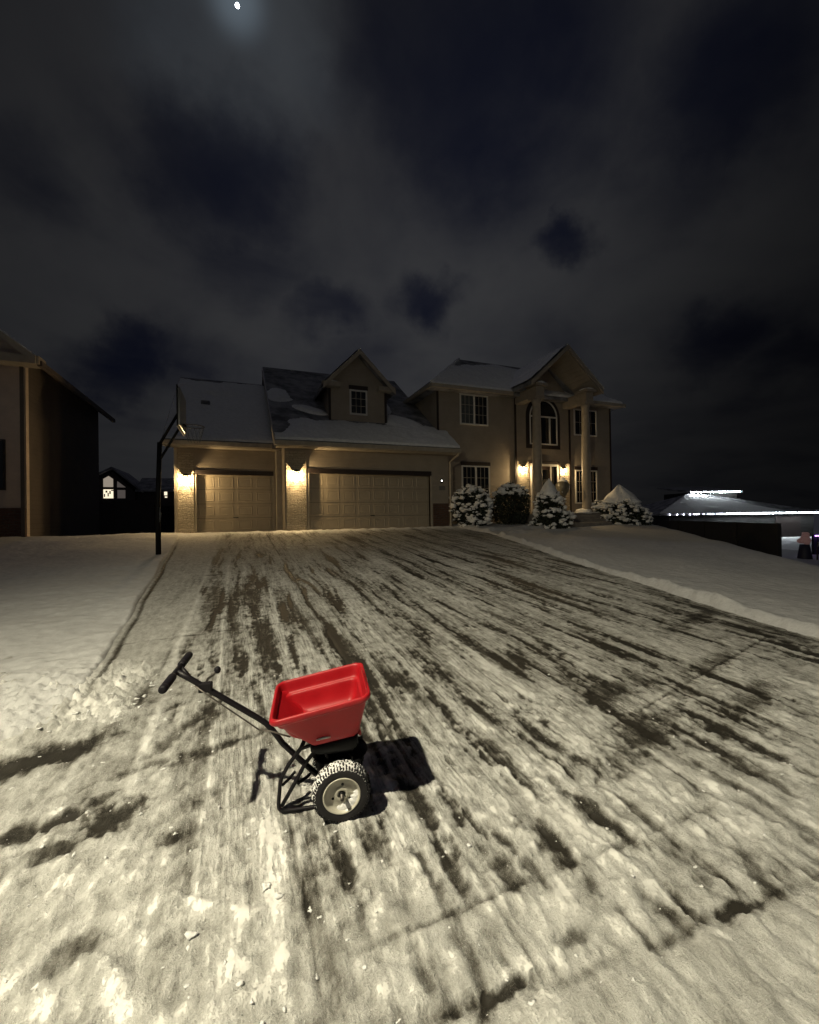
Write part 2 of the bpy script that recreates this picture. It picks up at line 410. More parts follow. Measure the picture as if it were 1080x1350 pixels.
# patches of bare concrete: x, y, half length, half width, angle, strength
PATCH = [(-3.52, -12.70, .30, .10, 24, 1.3), (-3.03, -13.37, .13, .095, 30, 1.1), (-3.22, -13.30, .07, .05, 10, .9), (-3.10, -13.22, .06, .04, 40, .8), (-3.40, -13.33, .16, .05, 10, .9), (-3.2, -13.5, .14, .04, 5, .7),
         (-2.27, -9.2, .9, .14, 93, .85), (-2.2, -11.0, 1.1, .10, 92, 1.), (-2.50, -10.0, 1.3, .07, 92, .6), (-2.75, -9.0, 1.2, .12, 91, .55), (-1.75, -10.2, 1.2, .07, 93, .6),
         (-2.97, -14.03, .09, .05, 20, .7), (-3.05, -14.3, .10, .06, 20, .6), (-2.72, -13.62, .05, .03, 10, .8), (-2.03, -14.02, .20, .045, 97, 1.), (-1.88, -13.97, .10, .05, 95, .8),
         (-1.60, -13.85, .24, .045, 94, 1.1), (-1.62, -14.2, .14, .035, 95, .8), (-.82, -14.2, .2, .045, 99, 1.1), (-1.42, -14.3, .12, .05, 95, .9), (-1.14, -14.25, .1, .05, 80, .8),
         (-.02, -13.80, .46, .15, 14, .85), (.35, -13.25, .5, .14, 12, .55), (1.2, -13.75, .5, .1, 14, .7), (1.6, -13.2, .5, .1, 14, .6),
         (-.60, -14.66, .07, .015, 80, 1.), (-.72, -14.76, .12, .022, -5, 1.2), (-.86, -14.66, .08, .02, 80, .9), (-.45, -14.72, .12, .045, 60, .7), (-.95, -14.68, .1, .035, 100, .8),
         (-1.68, -14.66, .14, .022, -4, 1.2), (-1.78, -14.72, .08, .016, 60, .9), (-1.35, -14.62, .05, .02, 0, .8),
         (-.83, -13.11, .28, .05, 97, 1.), (-1.0, -13.6, .25, .05, 97, .9), (-.62, -13.6, .3, .045, 97, .9), (-.2, -12.3, .5, .06, 97, .7), (-1.2, -12.4, .5, .06, 95, .7),
         (-2.75, -12.6, .35, .05, 60, .6), (-2.55, -12.95, .3, .035, 20, .6), (-2.9, -13.0, .3, .03, 15, .5), (-1.45, -11.5, .6, .06, 95, .6), (.6, -11.4, .7, .07, 96, .6), (1.9, -11.2, .8, .08, 95, .7), (2.9, -12.2, .5, .12, 20, .6)]

def drive_fields(X, Y):
    wx = X + .05 * pn(X * 2, Y * .7, 1)
    s1 = fbm(wx * 5.2, Y * .42, 3, 1)
    s2 = fbm(wx * 2.1, Y * .30, 2, 5)
    s3 = fbm(wx * 15, Y * 1.2, 3, 9)
    pt = fbm(X * 2.2, Y * 1.7, 4, 13)
    near = sst(-12.4, -14.4, Y)                             # more snow left near the street
    far = sst(-9.0, -4.0, Y)
    iso = fbm(X * 6.5, Y * 5.0, 5, 51, .6); iso2 = fbm(X * 17, Y * 12, 4, 53, .65)
    midz = sst(-13.9, -12.6, Y); soft = (.20 + .16 * midz) * s1 + (.14 + .08 * midz) * s2 + .18 * s3 + .16 * pt + (.26 + .1 * near) * iso + .30 * iso2
    sA = fbm(wx * 6.5, Y * 1.25, 3, 81); mixn = sst(-9.5, -12., Y)
    q = -((1.0 * (1 - mixn) + .45 * mixn) * s1 + .75 * mixn * sA + .30 * s2 + .5 * s3 + .38 * iso2)
    dash = sst(.10, .44, q) * (1 - .9 * sst(-1.9, -2.4, X) * sst(-12., -13., Y)) * (1 - sst(-13.9, -14.5, Y) * .6)
    lump_ = fbm(X * 10, Y * 8, 4, 83, .6); lowl = sst(-12.6, -13.6, Y)
    cov = .76 + .24 * near + soft - .74 * dash + .26 * lump_ * lowl  # lump tops paler, hollows darker: relief shading put into the cover
    fcov = .63 + .13 * s1 + .08 * s2 + .12 * s3 + .12 * pt + .12 * iso2 - .22 * dash
    cov = cov * (1 - far) + fcov * far
    left = sst(-2.75, -3.2, X) * sst(-12.3, -11.4, Y)       # undisturbed thin snow along the left edge
    cov = cov * (1 - .85 * left) + (.90 + .12 * iso) * .85 * left
    cov += .25 * sst(-1.6, -.3, Y)
    rough = sst(-2.2, -2.9, X) * sst(-11.9, -12.6, Y) + .6 * sst(-13.3, -14.2, Y)
    wob = .75 * fbm(X * 7, Y * 5, 3, 21) + .9 * fbm(X * 24, Y * 15, 4, 22, .65)
    for (px, py, a, b, an, st) in PATCH:
        c, s_ = math.cos(R(an)), math.sin(R(an))
        u = ((X - px) * c + (Y - py) * s_) / a; v = (-(X - px) * s_ + (Y - py) * c) / b
        cov -= st * .80 * sst(1.55, .30, np.sqrt(u * u + v * v) + wob)
    # scraped tracks: thin ridges of snow and thin clean lines running up the drive
    for k, (lx, wd, am) in enumerate([(-2.98, .03, .35), (-2.60, .02, .3), (-2.33, .022, .4), (-1.98, .025, .45), (-1.30, .02, -.35), (-1.06, .025, .25), (-.7, .02, -.3), (-.35, .03, .3), (.1, .02, -.35), (.5, .03, .3), (.95, .02, -.3), (1.5, .04, .3), (2.1, .03, -.3), (2.7, .04, .3), (-1.75, .02, .25), (3.0, .09, -.5)]):
        w = .03 * pn(Y * .8, 0 * Y + k, 7)
        cov += am * .75 * np.exp(-((X - lx - w) / wd) ** 2) * (.45 + .8 * np.clip(pn(Y * .9, 0 * Y + k * 3.3, 3) + .3, 0, 1)) * sst(-15, -13.8, Y) * (1 - .75 * far)
    h = .014 * np.clip(cov, 0, 1.1) + rough * (.022 * fbm(X * 6, Y * 6, 4, 31, .6) + .028 * np.abs(fbm(X * 11, Y * 11, 4, 33, .6))) + .020 * lump_ * lowl + (.014 * fbm(X * 12, Y * 9, 4, 35, .6) + .012 * np.abs(fbm(X * 26, Y * 20, 3, 37, .6))) * sst(-11.8, -13.4, Y)
    # slab joints
    jw = .006 * pn(Y * 6, X * 0, 8)
    for jx in (-1.53, 1.35):
        g = np.exp(-((X - jx - jw) / .011) ** 2) * np.clip(.25 + .9 * pn(Y * 1.3, X * 0 + jx, 12) + .35, 0, 1) * sst(-14.75, -14.6, Y)
        cov -= .7 * g; h -= .012 * g
    gx = np.exp(-((X + 2.215 - .02 * pn(Y * 3, X * 0, 2)) / .010) ** 2) * sst(-14.7, -14.3, Y) * sst(-13.5, -13.8, Y); cov -= .45 * gx; h -= .008 * gx
    for jy, sl, x0, x1 in ((-14.38, .0, -2.0, -.2), (-13.62, .235, -.5, 3.3), (-10.4, .1, -3.6, 4), (-7.2, .05, -3.8, 5), (-3.9, .03, -4, 5.6)):
        g = np.exp(-((Y - jy - sl * X - .01 * pn(X * 5, Y * 0, 3)) / .012) ** 2) * np.clip(.2 + 1.0 * pn(X * 1.7, Y * 0 + jy, 14) + .3, 0, 1) * sst(x0 - .2, x0, X) * sst(x1 + .2, x1, X)
        cov -= .5 * g; h -= .008 * g
    # apron / pavement beyond the last joint: packed deeper snow with a soft edge
    jy = -14.70 - .085 * (X + 1.75) + .02 * pn(X * 4, Y * 0, 17) + .010 * pn(X * 14, Y * 0, 18)
    ap = sst(.02, -.05, Y - jy) * sst(-2.2, -1.5, X)
    cov = cov * (1 - ap) + (1.0 + .25 * pt + .2 * s3 + .25 * iso) * ap
    h += ap * (.022 + .012 * fbm(X * 5, Y * 9, 3, 41))
    g = np.exp(-((Y - jy - .02) / .016) ** 2) * np.clip(.45 + 1.3 * pn(X * 3.1, Y * 0, 19), 0, 1) * sst(-2., -1.6, X); cov -= .7 * g
    # ridge of pushed snow lying across the near left slab
    u = ((X + 2.71) * .39 + (Y + 13.93) * -.25) / .463; v = ((X + 2.71) * .25 + (Y + 13.93) * .39) / .463
    rg = np.exp(-(v / .028) ** 2) * sst(-.05, .05, u) * sst(.50, .40, u) * (.6 + .6 * pn(u * 9, u * 0, 23))
    h += .03 * rg; cov += .25 * rg
    # shovelled lumps of snow against the left lawn
    bank = sst(-2.95, -3.35, X + .12 * pn(Y * 3, X * 0, 25)) * sst(-12.75, -12.3, Y) * sst(-11.0, -11.7, Y)
    cov = cov - .30 * sst(.95, 1.3, cov) * (cov - .95); h += bank * (.02 + .17 * np.abs(fbm(X * 5, Y * 5, 5, 27, .62)) + .08 * np.abs(fbm(X * 13, Y * 13, 4, 28, .65))); cov = cov * (1 - bank) + (1.08 + .3 * iso + .25 * iso2) * bank
    # soft drift against the garage doors
    dr_ = np.exp(-((Y + .12 + .08 * pn(X * 2, X * 0, 61)) / .22) ** 2); h += .07 * dr_ * (.5 + .7 * np.abs(pn(X * 2.6, X * 0, 62))); cov += .6 * dr_
    gl_ = (.85 + .3 * pn(Y * 1.6, X * 0, 91)) * np.exp(-((X - drive_edge_l(Y) - .03) / .022) ** 2) * sst(-12.2, -11.6, Y) * sst(-1, -4, Y); cov -= .75 * gl_; h -= .02 * gl_  # groove darkened to carry the shadow line of the left lawn edge
    # clean strip of bare slab under the right-hand lawn edge
    st = np.exp(-((X - drive_edge_r(Y) + .14) / .11) ** 2) * sst(-5.5, -8.5, Y) * (.5 + .6 * pn(Y * 1.1, X * 0, 29)); cov -= .55 * st
    return cov, h

def axis_pts(segs):
    out = []
    for a, b, s in segs: out += list(np.arange(a, b, s))
    out.append(segs[-1][1]); return np.array(out)

xs = axis_pts([(-4.7, -4.2, .03), (-4.2, -.2, .013), (-.2, 2., .022), (2., 6.6, .04)])
ys = axis_pts([(-16.6, -15.2, .05), (-15.2, -13.2, .012), (-13.2, -11.5, .018), (-11.5, -8, .03), (-8, 1.5, .06)])
X, Y = np.meshgrid(xs, ys)
cov, hh = drive_fields(X, Y)
tag(gridmesh('driveway', X, Y, base_z(X, Y) + hh, M['drive'], {'cover': cov, 'scrape': sst(-14.6, -13.6, Y) * sst(-3.0, -2.4, X) * (1 - .6 * sst(-9, -5, Y)) + .15}), 'wide concrete driveway under scraped streaky snow', kind='structure')

def lawn_h(X, Y, side):
    if side < 0: d = drive_edge_l(Y) - X
    else: d = X - drive_edge_r(Y)
    soft = (.05 if side < 0 else .10) + .04 * pn(X * .6, Y * .6, 3) + .02 * fbm(X * 2.4, Y * 2.4, 3, 6)
    prof = sst(-.01, (.07 if side < 0 else .10), d + (.006 if side < 0 else .03) * pn(X * 4, Y * 4, 8))
    lip = np.exp(-((d - .12 - .05 * pn(Y * 1.4, X * 0, 10)) / .08) ** 2) * (.035 + .05 * pn(Y * 2.2, X * 0 + 4, 9) + .02 * pn(Y * 8, X * 3, 19)) * (1 if side > 0 else 0.)
    rough = sst(1.3, .2, d) * (.030 * fbm(X * 4.5, Y * 4.5, 4, 15)) * (sst(-4, -6.5, Y) * .5 + sst(-10.3, -11.6, Y) * 1.5 if side < 0 else .35)
    if side > 0:                                           # shovelled path to the porch with a ridge on each side
        yc = -2.9 + .13 * (X - 6) + .15 * pn(X * .8, X * 0, 71); dd = np.abs(Y - yc); on = sst(5.4, 6.2, X) * sst(10.9, 10.2, X)
        rough = rough + on * (-.05 * sst(.6, .4, dd) + (.07 + .06 * pn(X * 3, Y * 3, 72)) * np.exp(-((dd - .68) / .16) ** 2) + .02 * fbm(X * 5, Y * 5, 3, 73) * sst(1.2, .8, dd))
    return -.06 + (.06 + soft) * prof + lip + rough + .007 * fbm(X * 6, Y * 6, 3, 16)

# left lawn: stops near the pavement at its front edge
xs = axis_pts([(-9, -5.2, .07), (-5.2, -3.3, .016)]); ys = axis_pts([(-12.7, -11., .016), (-11., -4, .03), (-4, 1.4, .06)])
X, Y = np.meshgrid(xs, ys)
fr = sst(-12.62, -12.3, Y - .45 * (X + 3.6) * (X > -4.5) + .05 * pn(X * 3, Y * 3, 5))
H = lawn_h(X, Y, -1)
lump = sst(-11.2, -12.1, Y) * (.02 + .14 * np.abs(fbm(X * 5, Y * 5, 5, 27, .62)) + .05 * np.abs(fbm(X * 14, Y * 14, 4, 28, .65)))
lump = np.where(X < drive_edge_l(Y) + .02, lump, 0)
H = -.06 + (H + .06 + lump) * fr
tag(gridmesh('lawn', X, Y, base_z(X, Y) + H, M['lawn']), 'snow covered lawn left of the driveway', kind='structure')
# right lawn with the crest where the plot falls away
xs = axis_pts([(3.1, 6.6, .05), (6.6, 30, .14)]); ys = axis_pts([(-16.5, -9, .06), (-9, .2, .07), (.2, 14, .2)])
X, Y = np.meshgrid(xs, ys)
tag(gridmesh('lawn', X, Y, base_z(X, Y) + np.where(Y < .85, lawn_h(X, Y, 1), np.where(X > 16, lawn_h(X, Y, 1), -.05)), M['lawn_dimmed'],
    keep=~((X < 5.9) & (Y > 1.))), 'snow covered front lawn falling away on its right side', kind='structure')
# wider ground: one sheet to the horizon
xs = axis_pts([(-900, -60, 60), (-60, -12, 4), (-12, 32, 1.), (32, 80, 4), (80, 900, 60)]); ys = axis_pts([(-700, -40, 60), (-40, -20, 4), (-20, 16, 1.), (16, 60, 4), (60, 1200, 60)])
X, Y = np.meshgrid(xs, ys)
und = np.where((X > -8.8) & (X < 29) & (Y > -16.4) & (Y < 13), -.22, .04)
tag(gridmesh('ground', X, Y, base_z(X, Y) + und, M['snow']), 'snow covered ground of the neighbourhood', kind='structure')
# street behind the camera
tag(MB().slab([(-60, -26, -1.02), (60, -26, -1.02), (60, -18.5, -1.02), (-60, -18.5, -1.02)], (0, 0, -.1)).build('road', M['concrete']), 'residential road at the foot of the driveway', kind='structure')

# loose crumbs of snow lying on the near slabs
def crumb_z(x, y):
    c, h = drive_fields(np.array([[x]]), np.array([[y]])); return float(base_z(x, y) + h[0, 0])
rnd = random.Random(3)
P = []
for i in range(620):
    if i < 380: x, y = rnd.uniform(-3.7, -1.9), rnd.uniform(-14.7, -12.0)
    else: x, y = rnd.uniform(-2.4, .6), rnd.uniform(-14.9, -12.8)
    P.append((x, y, min(.0075, abs(rnd.gauss(0, 1)) ** 1.6 * .0024 + .0014)))
for i in range(60):
    P.append((rnd.gauss(-3.4, .25), rnd.uniform(-12.5, -11.7), rnd.uniform(.004, .012)))
P += [(-2.345, -14.02, .016), (-2.30, -14.08, .013), (-2.60, -14.12, .015), (-2.61, -14.16, .009), (-1.50, -14.15, .008)]
PX = np.array([[p[0] for p in P]]); PY = np.array([[p[1] for p in P]])
_c, _h = drive_fields(PX, PY); PZ = (base_z(PX, PY) + _h)[0]
mb = MB()
for i, (x, y, r) in enumerate(P):
    if x < drive_edge_l(np.array([y]))[0] and y > -12.4: continue
    mb.blob((x, y, PZ[i] + r * .05), (r * rnd.uniform(.8, 1.4), r * rnd.uniform(.7, 1.3), r * rnd.uniform(.5, .9)), i, .7, 2)
tag(mb.build('snow_crumbs', M['snow'], smooth=True), 'loose crumbs of snow scattered on the near slabs', 'snow', kind='stuff')

# ------------------------------------------------------------------ snow lying on a roof plane
def roof_snow(name, P0, U, V, nu, nv, maskf, parent, th=.07, seed=0, step=.05):
    """P0 + u*U + v*V (u along the eave, v up the slope, metres); maskf(u,v)>0 where snow lies"""
    u = np.arange(0, nu + step * .5, step); v = np.arange(0, nv + step * .5, step)
    A, B = np.meshgrid(u, v)
    k = maskf(A, B) + .35 * fbm(A * 1.1, B * 1.1, 4, seed)
    t = sst(0, .6, k) * th * (1 + .5 * fbm(A * 1.7, B * 1.7, 3, seed + 5)) * sst(0, .12, B + .04)
    N = Vector(U).cross(Vector(V)).normalized()
    Xg, Yg, Zg = [P0[i] + A * U[i] + B * V[i] + (t + .004 - .02 * (k <= 0)) * N[i] for i in range(3)]
    return gridmesh(name, Xg, Yg, Zg, M['roofsnow'], keep=k > 0, parent=parent)

# ------------------------------------------------------------------ house parts
def window(par, x0, x1, z0, z1, y, name='window', cols=2, header=True, grid=(3, 3), curtain=False, fw=.065, left_curtain=False):
    """framed window on a wall that faces -y; y is the wall face"""
    m = MB(); a, b = y - .045, y + .02
    m.box(x0, a, z0, x0 + fw, b, z1); m.box(x1 - fw, a, z0, x1, b, z1); m.box(x0 + fw, a, z1 - fw, x1 - fw, b, z1); m.box(x0 + fw, a, z0, x1 - fw, b, z0 + fw)
    w = (x1 - x0 - fw) / cols
    for c in range(1, cols):
        xx = x0 + fw / 2 + w * c; m.box(xx - .045, a + .004, z0 + fw, xx + .045, b, z1 - fw)
    f = m.build(name, M['white'], par)
    for c in range(cols):
        xa = x0 + fw + (.0 if c == 0 else w * c - fw / 2 + .045 - fw / 2 + 0); xb = x0 + fw / 2 + w * (c + 1) - (.045 if c < cols - 1 else fw / 2)
        if c > 0: xa = x0 + fw / 2 + w * c + .045
        cur = curtain or (left_curtain and c == 0)
        MB().box(xa, y - .016, z0 + fw, xb, y - .004, z1 - fw).build('pane', M['curtain' if cur else 'pane'], f)
        g = MB()
        for i in range(1, grid[0]):
            q = xa + (xb - xa) * i / grid[0]; g.box(q - .011, y - .024, z0 + fw, q + .011, y - .017, z1 - fw)
        for j in range(1, grid[1]):
            q = z0 + fw + (z1 - z0 - 2 * fw) * j / grid[1]; g.box(xa, y - .0265, q - .011, xb, y - .019, q + .011)
        g.build('muntin', M['trim'], f)
    if header:
        MB().box(x0 - .03, y - .05, z1 + .003, x1 + .03, y + .02, z1 + .17).build('window_header', M['dark'], par)
    return f

def garage_door(par, x0, x1, z1, y, cols):
    o = MB().box(x0, y, -.1, x1, y + .05, z1).build('garage_door', M['door'], par)
    w = (x1 - x0) / cols; rows = 4; h = z1 / rows; m = MB()
    for i in range(cols):
        for j in range(rows):
            a, b = x0 + w * i + .07, x0 + w * (i + 1) - .07; c, d = h * j + .085, h * (j + 1) - .085
            # raised moulding frame and a bevelled field
            for k, (q0, q1) in enumerate(((0, -.018), (.03, -.018), (.05, -.004), (.09, -.004), (.12, -.016))): pass
            V = []; ins = [(0, 0), (.012, -.006), (.035, -.006), (.05, .0), (.07, -.0008), (.10, -.003)]
            for (s, dy) in ins: V += [(a + s, y + dy - .001, c + s), (b - s, y + dy - .001, c + s), (b - s, y + dy - .001, d - s), (a + s, y + dy - .001, d - s)]
            F = []
            for k in range(len(ins) - 1):
                for e in range(4): F.append((k * 4 + e, k * 4 + (e + 1) % 4, k * 4 + 4 + (e + 1) % 4, k * 4 + 4 + e))
            n = len(ins) - 1; F.append((n * 4, n * 4 + 1, n * 4 + 2, n * 4 + 3)); m.add(V, F)
    m.build('door_panels', M['door'], o)
    s = MB()
    for j in range(1, rows): s.box(x0, y - .003, h * j - .006, x1, y - .0005, h * j + .006)
    s.build('section_seam', M['cable'], o)
    MB().box((x0 + x1) / 2 - .09, y - .04, h * .98 + .01, (x0 + x1) / 2 + .09, y - .004, h * .98 + .04).build('handle', M['lantern'], o)
    return o

def wall_lantern(loc, label, power, s=1., cat='wall lamp'):
    """lantern on a wall that faces -y; loc is on the wall face"""
    r = empty('wall_lantern', loc, label, cat, 'carriage lanterns lit on the house front')
    MB().box(-.05 * s, -.02, -.10 * s, .05 * s, .0, .14 * s).tube([(0, -.02, .1 * s), (0, -.07 * s, .17 * s), (0, -.13 * s, .17 * s)], .011, 6).build('bracket', M['lantern'], r)
    c = MB(); y = -.13 * s
    V = [(-.095 * s, y - .095 * s, .10 * s), (.095 * s, y - .095 * s, .10 * s), (.095 * s, y + .095 * s, .10 * s), (-.095 * s, y + .095 * s, .10 * s), (0, y, .19 * s)]
    c.add(V, [(3, 2, 1, 0), (0, 1, 4), (1, 2, 4), (2, 3, 4), (3, 0, 4)]); c.build('cap', M['lantern'], r)
    g = MB(); a, b = .075 * s, .055 * s
    ring = lambda q, z: [(-q, y - q, z), (q, y - q, z), (q, y + q, z), (-q, y + q, z)]
    g.add(ring(b, -.13 * s) + ring(a, .098 * s), [(0, 1, 5, 4), (1, 2, 6, 5), (2, 3, 7, 6), (3, 0, 4, 7)]); g.build('glass', M['glass'], r)
    f = MB()
    for sx in (-1, 1):
        for sy in (-1, 1): f.tube([(sx * b, y + sy * b, -.13 * s), (sx * a, y + sy * a, .098 * s)], .006, 5)
    f.tube([(-b, y - b, -.13 * s), (b, y - b, -.13 * s), (b, y + b, -.13 * s), (-b, y + b, -.13 * s)], .007, 5, True); f.build('cage', M['lantern'], r)
    MB().blob((0, y, .035 * s), (.026 * s, .026 * s, .040 * s), 1, .0, 2).build('bulb', M['bulb'], r, True)
    l = bpy.data.lights.new('lantern_light', 'POINT'); l.energy = power; l.color = (1, .70, .34); l.shadow_soft_size = .025
    lo = bpy.data.objects.new('lantern_light', l); COL.objects.link(lo); lo.parent = r; lo.location = (0, y, -.02 * s)
    return r

house = empty('house', (0, 0, 0), 'large beige two-storey house with lit lanterns, garage wing and columned portico', 'house')
H3 = 3.2
# --- left garage bay
LY = 1.364; lx0, lx1 = -3.806, -1.174
w = MB(); w.box(-4.42, LY, -.3, lx0, LY + .25, 3.25); w.box(lx1, LY, -.3, -.70, LY + .25, 3.25); w.box(lx0, LY, 2.13, lx1, LY + .25, 3.25)
w.slab([(-4.42, LY + .25, -.3), (-4.42, LY + .25, 3.3), (-4.42, 6.2, 6.75), (-4.42, 11.4, 3.3), (-4.42, 11.4, -.3)], (.15, 0, 0))
w.box(-4.27, 11.25, -.3, 5.5, 11.4, 3.25)
w.build('garage_wall', M['siding'], house)
garage_door(house, lx0, lx1, 2.13, LY + .14, 4)
MB().box(lx0 - .04, LY - .035, 2.13, lx1 + .04, LY - .002, 2.30).build('door_header', M['dark'], house)
m = MB(); m.box(lx0 - .07, LY - .022, -.1, lx0, LY + .135, 2.128); m.box(lx1, LY - .022, -.1, lx1 + .07, LY + .135, 2.128); m.build('door_jamb', M['trim'], house, split=True)
MB().box(-4.40, LY - .05, -.2, -3.885, LY - .001, 2.9).build('stone_pier', M['stone'], house)
# --- projecting double bay
w = MB(); w.box(-.85, 0, -.3, 0, .25, H3); w.box(4.88, 0, -.3, 5.72, .25, H3); w.box(0, 0, 2.13, 4.88, .25, H3)
w.box(5.57, .25, -.3, 5.72, .885, H3)
w.slab([(-.85, .25, -.3), (-.85, .25, 3.2), (-.85, 6.2, 7.65), (-.85, 11.4, 4.0), (-.85, 11.4, -.3)], (.15, 0, 0))
w.build('garage_wall', M['siding'], house)
garage_door(house, 0, 4.88, 2.13, .14, 8)
MB().box(-.05, -.035, 2.13, 4.93, -.002, 2.31).build('door_header', M['dark'], house)
m = MB(); m.box(-.07, -.022, -.1, 0, .135, 2.128); m.box(4.88, -.022, -.1, 4.96, .135, 2.128); m.build('door_jamb', M['trim'], house, split=True)
MB().box(-.80, -.05, -.2, -.10, -.001, 2.9).build('stone_pier', M['stone'], house)
MB().box(5.0, -.05, -.2, 5.69, -.001, 1.0).build('brick_base', M['brick'], house)
# doorbell light and number plaque on the right pier
d = MB().box(5.35, -.03, 1.84, 5.45, -.001, 2.02).build('doorbell', M['lantern'], house)
MB().blob((5.40, -.035, 1.94), (.028, .012, .028), 1, 0, 2).build('button', M['button'], d, True)
MB().box(5.28, -.02, 1.55, 5.56, -.001, 1.72).build('plaque', M['plaque'], house, bevel=.01)
# --- garage roofs
CR = .7
def cz(y): return 3.22 + CR * (y + .52)
rc = MB().slab([(-1.2, -.52, cz(-.52)), (6.02, -.52, cz(-.52)), (6.02, .85, cz(.85)), (5.66, .85, cz(.85)), (5.66, 6.2, cz(6.2)), (-1.2, 6.2, cz(6.2))], (0, 0, -.16))
rc.slab([(-1.2, 6.2, cz(6.2)), (5.66, 6.2, cz(6.2)), (5.66, 12.9, cz(-.5)), (-1.2, 12.9, cz(-.5))], (0, 0, -.16))
rc = rc.build('roof', M['roof'], house)
def lz(y): return 3.29 + CR * (y - .86)
rl = MB().slab([(-4.78, .86, lz(.86)), (-.86, .86, lz(.86)), (-.86, 6.2, lz(6.2)), (-4.78, 6.2, lz(6.2))], (0, 0, -.16))
rl.slab([(-4.78, 6.2, lz(6.2)), (-.86, 6.2, lz(6.2)), (-.86, 11.5, lz(.9)), (-4.78, 11.5, lz(.9))], (0, 0, -.16))
rl = rl.build('roof', M['roof'], house)
# rake boards, gutters, soffits
m = MB(); m.slab([(-1.2, -.52, cz(-.52) - .02), (-1.2, 6.2, cz(6.2) - .02), (-1.2, 6.2, cz(6.2) - .24), (-1.2, -.52, cz(-.52) - .24)], (-.045, 0, 0)); m.build('rake_board', M['trim'], house, split=True)
m = MB(); m.slab([(-4.78, .86, lz(.86) - .02), (-4.78, 6.2, lz(6.2) - .02), (-4.78, 6.2, lz(6.2) - .24), (-4.78, .86, lz(.86) - .24)], (-.045, 0, 0)); m.build('rake_board', M['trim'], house, split=True)
MB().box(-1.24, -.62, 3.03, 6.02, -.521, 3.2).build('gutter', M['trim'], house, bevel=.02, split=True)
MB().box(-4.82, .76, 3.10, -1.205, .859, 3.27).build('gutter', M['trim'], house, bevel=.02, split=True)
MB().box(-1.16, -.52, 3.01, 5.98, -.001, 3.03).box(-4.76, .861, 3.08, -.87, LY - .001, 3.10).build('soffit', M['trim'], house, split=True)
# downspouts
MB().box(-4.50, LY - .11, -.2, -4.41, LY - .052, 3.1).build('downspout', M['trim'], house)
MB().box(-1.05, LY - .40, -.2, -.86, LY - .01, 3.05).build('corner_post', M['trim'], house)
MB().tube([(5.93, -.57, 3.1), (5.93, -.5, 2.98), (5.78, -.06, 2.72), (5.78, -.06, -.15)], .045, 8).build('downspout', M['trim'], house)
U = (1, 0, 0); sv = math.hypot(1, CR); V_ = (0, 1 / sv, CR / sv)
roof_snow('snow', (-4.78, .86, lz(.86)), U, V_, 3.92, 6.4, lambda u, v: np.minimum(.9, (6.2 - v) * .6 - 1.1 * np.exp(-((u - 1.7) / 1.1) ** 2 - ((v - 4.3) / .6) ** 2)) + .1, rl, .08, 3)
def mk(u, v):
    k = (1.75 - v) * 1.1 + .3                                       # snow along the eave
    k = k - 1.6 * sst(1.3, .0, u) * sst(.15, .5, v) * sst(2.2, 1.2, v)
    k = np.maximum(k, .9 - ((u - 1.55) / .75) ** 2 - ((v - 3.0 + .45 * (u - 1.5)) / .42) ** 2)      # drift beside the dormer
    k = np.maximum(k, .9 - ((u - 5.4) / 1.0) ** 2 - ((v - 2.2 + .35 * (u - 5.4)) / 1.0) ** 2)       # and against the tall wall
    k = np.maximum(k, .55 - ((u - 4.9) / .7) ** 2 - ((v - 4.6) / 2.2) ** 2)
    k = np.maximum(k, .45 - ((u - .5) / .8) ** 2 - ((v - 4.4) / 1.2) ** 2)
    return np.where((u > 6.86) & (v > 1.6), -9, np.minimum(k, .9))
roof_snow('snow', (-1.2, -.52, cz(-.52)), U, V_, 7.22, 8.1, mk, rc, .09, 8)

for vx, vy in ((-3.6, 3.6), (4.4, 4.6)):
    zz = (lz if vx < -1 else cz)(vy); MB().box(vx - .17, vy - .17, zz - .1, vx + .17, vy + .17, zz + .16).build('roof_vent', M['roof'], house, bevel=.03)
# --- dormer
dx0, dx1, dy, dez, dap = 1.05, 3.42, 1.2, 5.92, 7.12
dc = (dx0 + dx1) / 2
dm = MB(); dm.slab([(dx0, dy, 4.2), (dx1, dy, 4.2), (dx1, dy, dez), (dc, dy, dap), (dx0, dy, dez)], (0, .15, 0))
dm.slab([(dx0, dy + .15, 4.3), (dx0, dy + .15, dez), (dx0, 5.0, dez)], (.12, 0, 0)); dm.slab([(dx1, dy + .15, 4.3), (dx1, dy + .15, dez), (dx1, 5.0, dez)], (-.12, 0, 0))
dm.build('dormer_wall', M['siding'], house)
ds = (dap - dez) / (dc - dx0); ov = .32
def dzx(x): return dap + .16 - ds * abs(x - dc)
dr = MB()
for sx in (-1, 1):
    xe = dc + sx * (dc - dx0 + ov)
    dr.slab([(dc, dy - .35, dzx(dc)), (xe, dy - .35, dzx(xe)), (xe, 4.3, dzx(xe)), (dc, 6.0, dzx(dc))], (0, 0, -.15))
dr = dr.build('dormer_roof', M['roof'], house)
rb = MB()
for sx in (-1, 1):
    xe = dc + sx * (dc - dx0 + ov)
    rb.slab([(dc, dy - .352, dzx(dc) + .01), (xe, dy - .352, dzx(xe) + .01), (xe, dy - .352, dzx(xe) - .2), (dc, dy - .352, dzx(dc) - .2)], (0, -.045, 0))
rb.build('rake_board', M['trim'], house, split=True)
q = MB()
q.box(dx0 - ov, dy - .35, dez - .22, dx0 + .38, dy - .001, dez - .04); q.box(dx1 - .38, dy - .35, dez - .22, dx1 + ov, dy - .001, dez - .04)
q.build('cornice_return', M['trim'], house, split=True)
MB().blob((dx0 + .02, dy - .18, dez - .02), (.34, .16, .07), 4, .2, 2).build('snow', M['roofsnow'], house, True)
m = MB()
